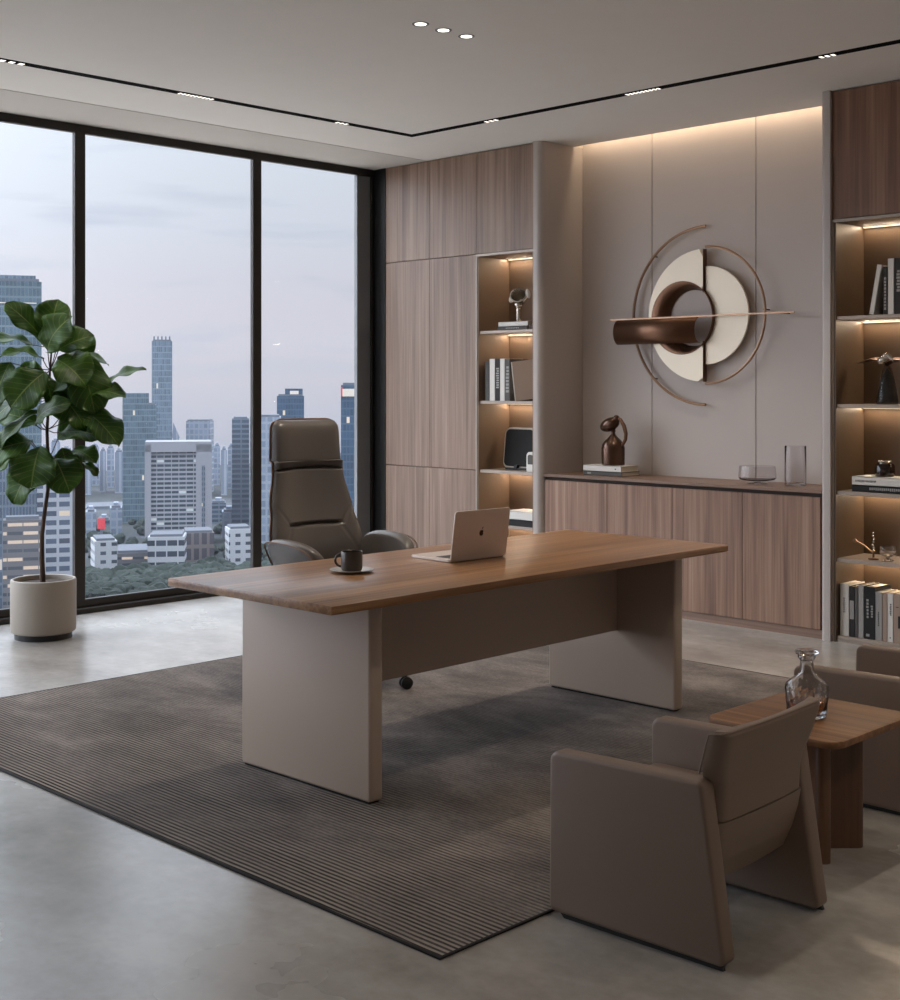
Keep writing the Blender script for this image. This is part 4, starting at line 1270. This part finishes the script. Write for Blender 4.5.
FB = {}
FB['steel'] = facade('blue_glass_facade', srgb(100, 115, 123), srgb(79, 97, 109), 1.5, 4, .14, .2, .006, lits=.7)
FB['tall'] = facade('pale_blue_tower_facade', srgb(115, 126, 135), srgb(90, 108, 123), 1.6, 5, .2, .16, .004, lits=.6)
FB['white'] = facade('white_office_facade', srgb(145, 147, 153), srgb(57, 68, 77), 4.2, 2.6, .10, .45, .02, litc=(.9, .95, 1, 1), lits=.5)
FB['whitewall'] = plain('white_office_wall', srgb(139, 140, 146), .8, var=.02)
FB['grey'] = facade('grey_tower_facade', srgb(100, 109, 121), srgb(66, 79, 93), 6, 3.0, .12, .4, .012, lits=.7)
FB['warm'] = facade('lit_left_tower_facade', srgb(100, 111, 124), srgb(81, 93, 109), 1.2, 5, .35, .2, .05, litc=(1, .86, .7, 1), lits=.55)
FB['warmlow'] = facade('lit_podium_facade', srgb(100, 99, 102), srgb(72, 77, 86), 5.5, 3.2, .06, .62, .34, litc=(1, .76, .56, 1), lits=.6)
FB['bands'] = facade('banded_slab_facade', srgb(158, 162, 170), srgb(70, 81, 98), 5.0, 3.6, .2, .45, .02, lits=.6)
FB['haze'] = facade('haze_paled_residential_facade', srgb(152, 158, 170), srgb(133, 142, 157), 5, 60, .35, .02, .0, lits=.0)  # distance haze is put into these paler wall and glass colours
FB['haze2'] = facade('haze_paled_office_facade', srgb(140, 148, 160), srgb(123, 133, 149), 4, 5, .3, .3, .006, lits=.6)  # colours paled for haze in the same way
FB['dark'] = facade('dark_blue_tower_facade', srgb(59, 82, 103), srgb(48, 72, 95), 1.8, 4, .15, .2, .01, lits=.8)
FB['low'] = facade('low_white_facade', srgb(172, 174, 179), srgb(72, 79, 89), 5.2, 4.2, .5, .6, .01, lits=.6)
FB['lowgrid'] = facade('low_grid_facade', srgb(172, 174, 179), srgb(63, 70, 80), 5.4, 5.4, .12, .5, .01, lits=.6)
FB['brown'] = facade('brown_stone_facade', srgb(109, 100, 98), srgb(79, 77, 82), 4, 8, .35, .25, .03, lits=.6)
FB['redsign'] = emit('red_lit_sign', (1, .12, .16, 1), .7)
FB['whitesign'] = emit('white_lit_sign', (1, .95, .92, 1), .8)
FB['roof'] = plain('flat_roof', srgb(96, 100, 108), .9)
FB['tree'] = plain('dusk_tree_green', srgb(34, 45, 38), .95, var=.35, nscale=.4)

FOOT = []
def tower(name, label, x0, x1, ytop, d, mat, depth=30, turn=0, parts=None, zbase=GZ):
    """building whose camera-facing wall spans photo columns x0..x1 at distance d"""
    wdt = (x1 - x0) / F * d
    if d < 950: FOOT.append((*from_px((x0 + x1) / 2, d + depth / 2), wdt / 2, depth / 2))
    top = CH - (ytop - HY) / F * d
    cx, cy = from_px((x0 + x1) / 2, d)
    t = thing(name, label, 'building', (cx, cy, zbase), YAW + math.atan2(CX - (x0 + x1) / 2, F) + math.radians(turn))
    H_ = top - zbase
    MB().box(-wdt / 2, wdt / 2, 0, depth, 0, H_).build('facade', mat, t, smooth=False)
    MB().box(-wdt / 2 + 1, wdt / 2 - 1, 1, depth - 1, H_, H_ + 1.2).build('roof', FB['roof'], t, smooth=False)
    if parts: parts(t, wdt, H_)
    return t

def crown_a(t, w_, h_):
    MB().box(-w_ * .46, w_ * .42, 2, 20, h_, h_ + 2.6).build('crown', FB['tall'], t, smooth=False)
    MB().box(-w_ / 2 + 2, w_ / 2 - 2, -.3, 0, h_ - 9, h_ - 8.6).build('crown_lights', FB['whitesign'], t, smooth=False)
tower('glass_tower', 'large blue glass tower behind the fig plant at the left edge', -30, 40, 281, 540, FB['steel'], 36, 0, crown_a)
tower('lit_tower', 'tower with warm lit floors behind the fig trunk at the left edge', -20, 37, 462, 515, FB['warm'], 8)
def pod(t, w_, h_): pass
tower('lit_podium', 'low block with rows of warm lit floors beside the fig pot', 4, 41, 520, 490, FB['warmlow'], 8)
tower('banded_building', 'white banded office slab behind the left mullion', 38, 75, 474, 520, FB['bands'], 30, 3)
def step(t, w_, h_):
    MB().box(-w_ / 2, w_ * .28, .5, 28, h_, h_ + 8).build('upper_storeys', FB['steel'], t, smooth=False)
tower('glass_tower', 'stepped blue glass tower left of the tallest one', 123, 156, 405, 900, FB['steel'], 30, 0, step)
def crown_b(t, w_, h_):
    m = MB()
    for k in range(5): m.box(-w_ * .42 + w_ * .19 * k, -w_ * .42 + w_ * .19 * k + 1.2, 3, 6, h_, h_ + 4)
    m.build('crown', FB['tall'], t, smooth=False)
tower('glass_tower', 'tallest slender blue skyscraper in the middle window', 152, 172, 341, 1100, FB['tall'], 24, 0, crown_b)
def office(t, w_, h_):
    m = MB()
    m.box(-w_ / 2 - .2, -w_ / 2 + 3.4, -1.5, 25, 0, h_ + .5); m.box(w_ / 2 - 9, w_ / 2 + .2, -1.5, 25, 0, h_ + .5)
    m.box(-w_ / 2, w_ / 2, -1.5, 25, h_ - 4, h_ + 2)
    m.build('white_frame', FB['whitewall'], t, smooth=False)
    MB().box(w_ / 2 - 5.6, w_ / 2 - 3.8, -1.8, -1.4, 6, h_ - 12).build('stair_windows', FB['grey'], t, smooth=False)
tower('office_building', 'broad white framed office block with rows of windows', 146, 211, 445, 775, FB['white'], 25, 0, office)
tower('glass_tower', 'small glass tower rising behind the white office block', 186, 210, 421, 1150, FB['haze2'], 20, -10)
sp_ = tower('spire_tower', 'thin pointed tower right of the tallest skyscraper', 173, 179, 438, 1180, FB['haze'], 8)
MB().prism([(-3.4, 0), (3.4, 0), (-2.4, 14)], 'y', 0, 8, mat=Matrix.Translation((0, 0, CH - (438 - HY) / F * 1180 - GZ))).build('spire', FB['haze'], sp_, smooth=False)
def hcap(t, w_, h_):
    MB().box(-w_ * .2, w_ * .2, 4, 12, h_, h_ + 3).build('roof_house', FB['haze'], t, smooth=False)
ORD = ['first', 'second', 'third', 'fourth', 'fifth', 'sixth', 'seventh', 'eighth', 'ninth', 'tenth', 'eleventh', 'twelfth']
def blocks(lst, where, d0, mats, seed):
    r = random.Random(seed)
    for q, (a, b, y) in enumerate(lst):
        t = tower('distant_building', 'hazy distant residential block, %s from the left %s' % (ORD[q], where), a, b, y, d0 + (q % 2) * 70 + r.uniform(-25, 25), FB[mats[q % len(mats)]], 18, 0, hcap)
        t['group'] = 'hazy distant blocks'
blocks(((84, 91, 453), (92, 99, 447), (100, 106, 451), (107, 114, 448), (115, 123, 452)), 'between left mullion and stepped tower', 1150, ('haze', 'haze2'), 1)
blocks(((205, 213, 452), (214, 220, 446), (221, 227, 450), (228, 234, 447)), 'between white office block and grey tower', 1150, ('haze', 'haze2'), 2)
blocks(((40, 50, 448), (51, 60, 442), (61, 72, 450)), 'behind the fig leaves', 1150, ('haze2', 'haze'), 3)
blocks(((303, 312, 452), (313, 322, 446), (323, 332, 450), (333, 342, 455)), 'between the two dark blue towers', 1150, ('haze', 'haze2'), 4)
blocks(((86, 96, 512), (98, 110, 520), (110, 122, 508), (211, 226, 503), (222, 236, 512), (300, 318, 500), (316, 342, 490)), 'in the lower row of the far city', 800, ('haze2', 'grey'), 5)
tower('office_tower', 'banded grey tower left of the middle mullion', 232, 249, 419, 800, FB['grey'], 30)
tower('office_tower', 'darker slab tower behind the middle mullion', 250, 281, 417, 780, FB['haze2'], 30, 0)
def ctop(t, w_, h_):
    MB().box(-w_ * .2, w_ * .45, 2, 20, h_, h_ + 5).build('roof_house', FB['dark'], t, smooth=False)
    MB().box(-.02 * w_, w_ * .3, 1.2, 2, h_ + 1, h_ + 3.5).build('sign', FB['whitesign'], t, smooth=False)
tower('glass_tower', 'dark blue tower directly above the chair back', 277, 304, 396, 900, FB['dark'], 30, 0, ctop)
def rtop(t, w_, h_):
    MB().box(-w_ * .45, w_ * .05, -1, 0, h_ - 6, h_ - 2).build('sign', FB['whitesign'], t, smooth=False)
    MB().box(-w_ * .5, -w_ * .45, -1, 0, h_ - 6, h_ - 1).build('red_sign', FB['redsign'], t, smooth=False)
tower('glass_tower', 'dark blue tower with a lit roof sign in the right window', 341, 372, 385, 700, FB['dark'], 30, 0, rtop)
tower('office_block', 'small white block at the lower left of the middle window', 95, 117, 541, 640, FB['low'], 20, 6)
tower('office_block', 'low white building with a grid of windows before the office block', 148, 184, 537, 655, FB['lowgrid'], 20, -4)
tower('office_block', 'brown stone building beside the low white one', 184, 214, 533, 690, FB['brown'], 20, 3)
tower('office_block', 'narrow white slab left of the middle mullion', 229, 252, 529, 680, FB['low'], 16, 8)
tower('podium', 'low lit podium between the white blocks', 116, 149, 553, 668, FB['warmlow'], 30)
tower('podium', 'low grey podium behind the brown stone building', 205, 236, 520, 900, FB['haze2'], 30)
tower('podium', 'dark low building beneath the hazy skyline', 86, 124, 508, 1000, FB['grey'], 40)
tower('podium', 'low block with lit windows seen in the right window', 306, 338, 474, 820, FB['grey'], 30)
sg = MB().box(-1.9, 1.9, 0, 1, 0, 5.5).build('billboard', FB['redsign'], smooth=False)
cx, cy = from_px(101, 700); sg.location = (cx, cy, CH - (529 - HY) / F * 700); sg.rotation_euler = (0, 0, YAW)
MB().box(-.6, .6, .2, .8, GZ - sg.location[2], 0).build('post', FB['roof'], sg, smooth=False)
tag(sg, 'red lit billboard among the distant buildings', 'billboard')
# tree canopy below, uncountable
rt = random.Random(9)
tm = MB()
for k in range(2200):
    d = rt.uniform(380, 900); px = rt.uniform(-60, 420)
    if rt.random() < .7: d = rt.uniform(560, 655)
    cx, cy = from_px(px, d); r = rt.uniform(2.5, 4.5)
    if any(math.hypot(cx - q[0], cy - q[1]) < math.hypot(q[2], q[3]) + r for q in FOOT): continue
    b = bmesh.new(); bmesh.ops.create_icosphere(b, subdivisions=2, radius=r)
    for v_ in b.verts:
        v_.co *= rt.uniform(.8, 1.15); v_.co.z *= .85
        v_.co += Vector((cx, cy, GZ + r * .7))
    tm.add(b)
to = tm.build('trees', FB['tree']); tag(to, 'dark green tree canopy between the city blocks', 'trees', kind='stuff')

# dusk haze over the city
hm = bpy.data.materials.new('dusk_haze'); hm.use_nodes = True; hm.node_tree.nodes.clear(); nt = NT(hm.node_tree)
hv = nt.n('VolumeScatter', ins={'Color': srgb(128, 130, 140), 'Density': .00026, 'Anisotropy': .1})
ho = nt.n('OutputMaterial'); nt.t.links.new(hv.outputs[0], ho.inputs['Volume'])
hz = MB().box(-1290, -150, -900, 2500, GZ + .5, 60).build('haze', hm, smooth=False)
tag(hz, 'thin dusk haze lying over the far city', 'haze', kind='stuff')
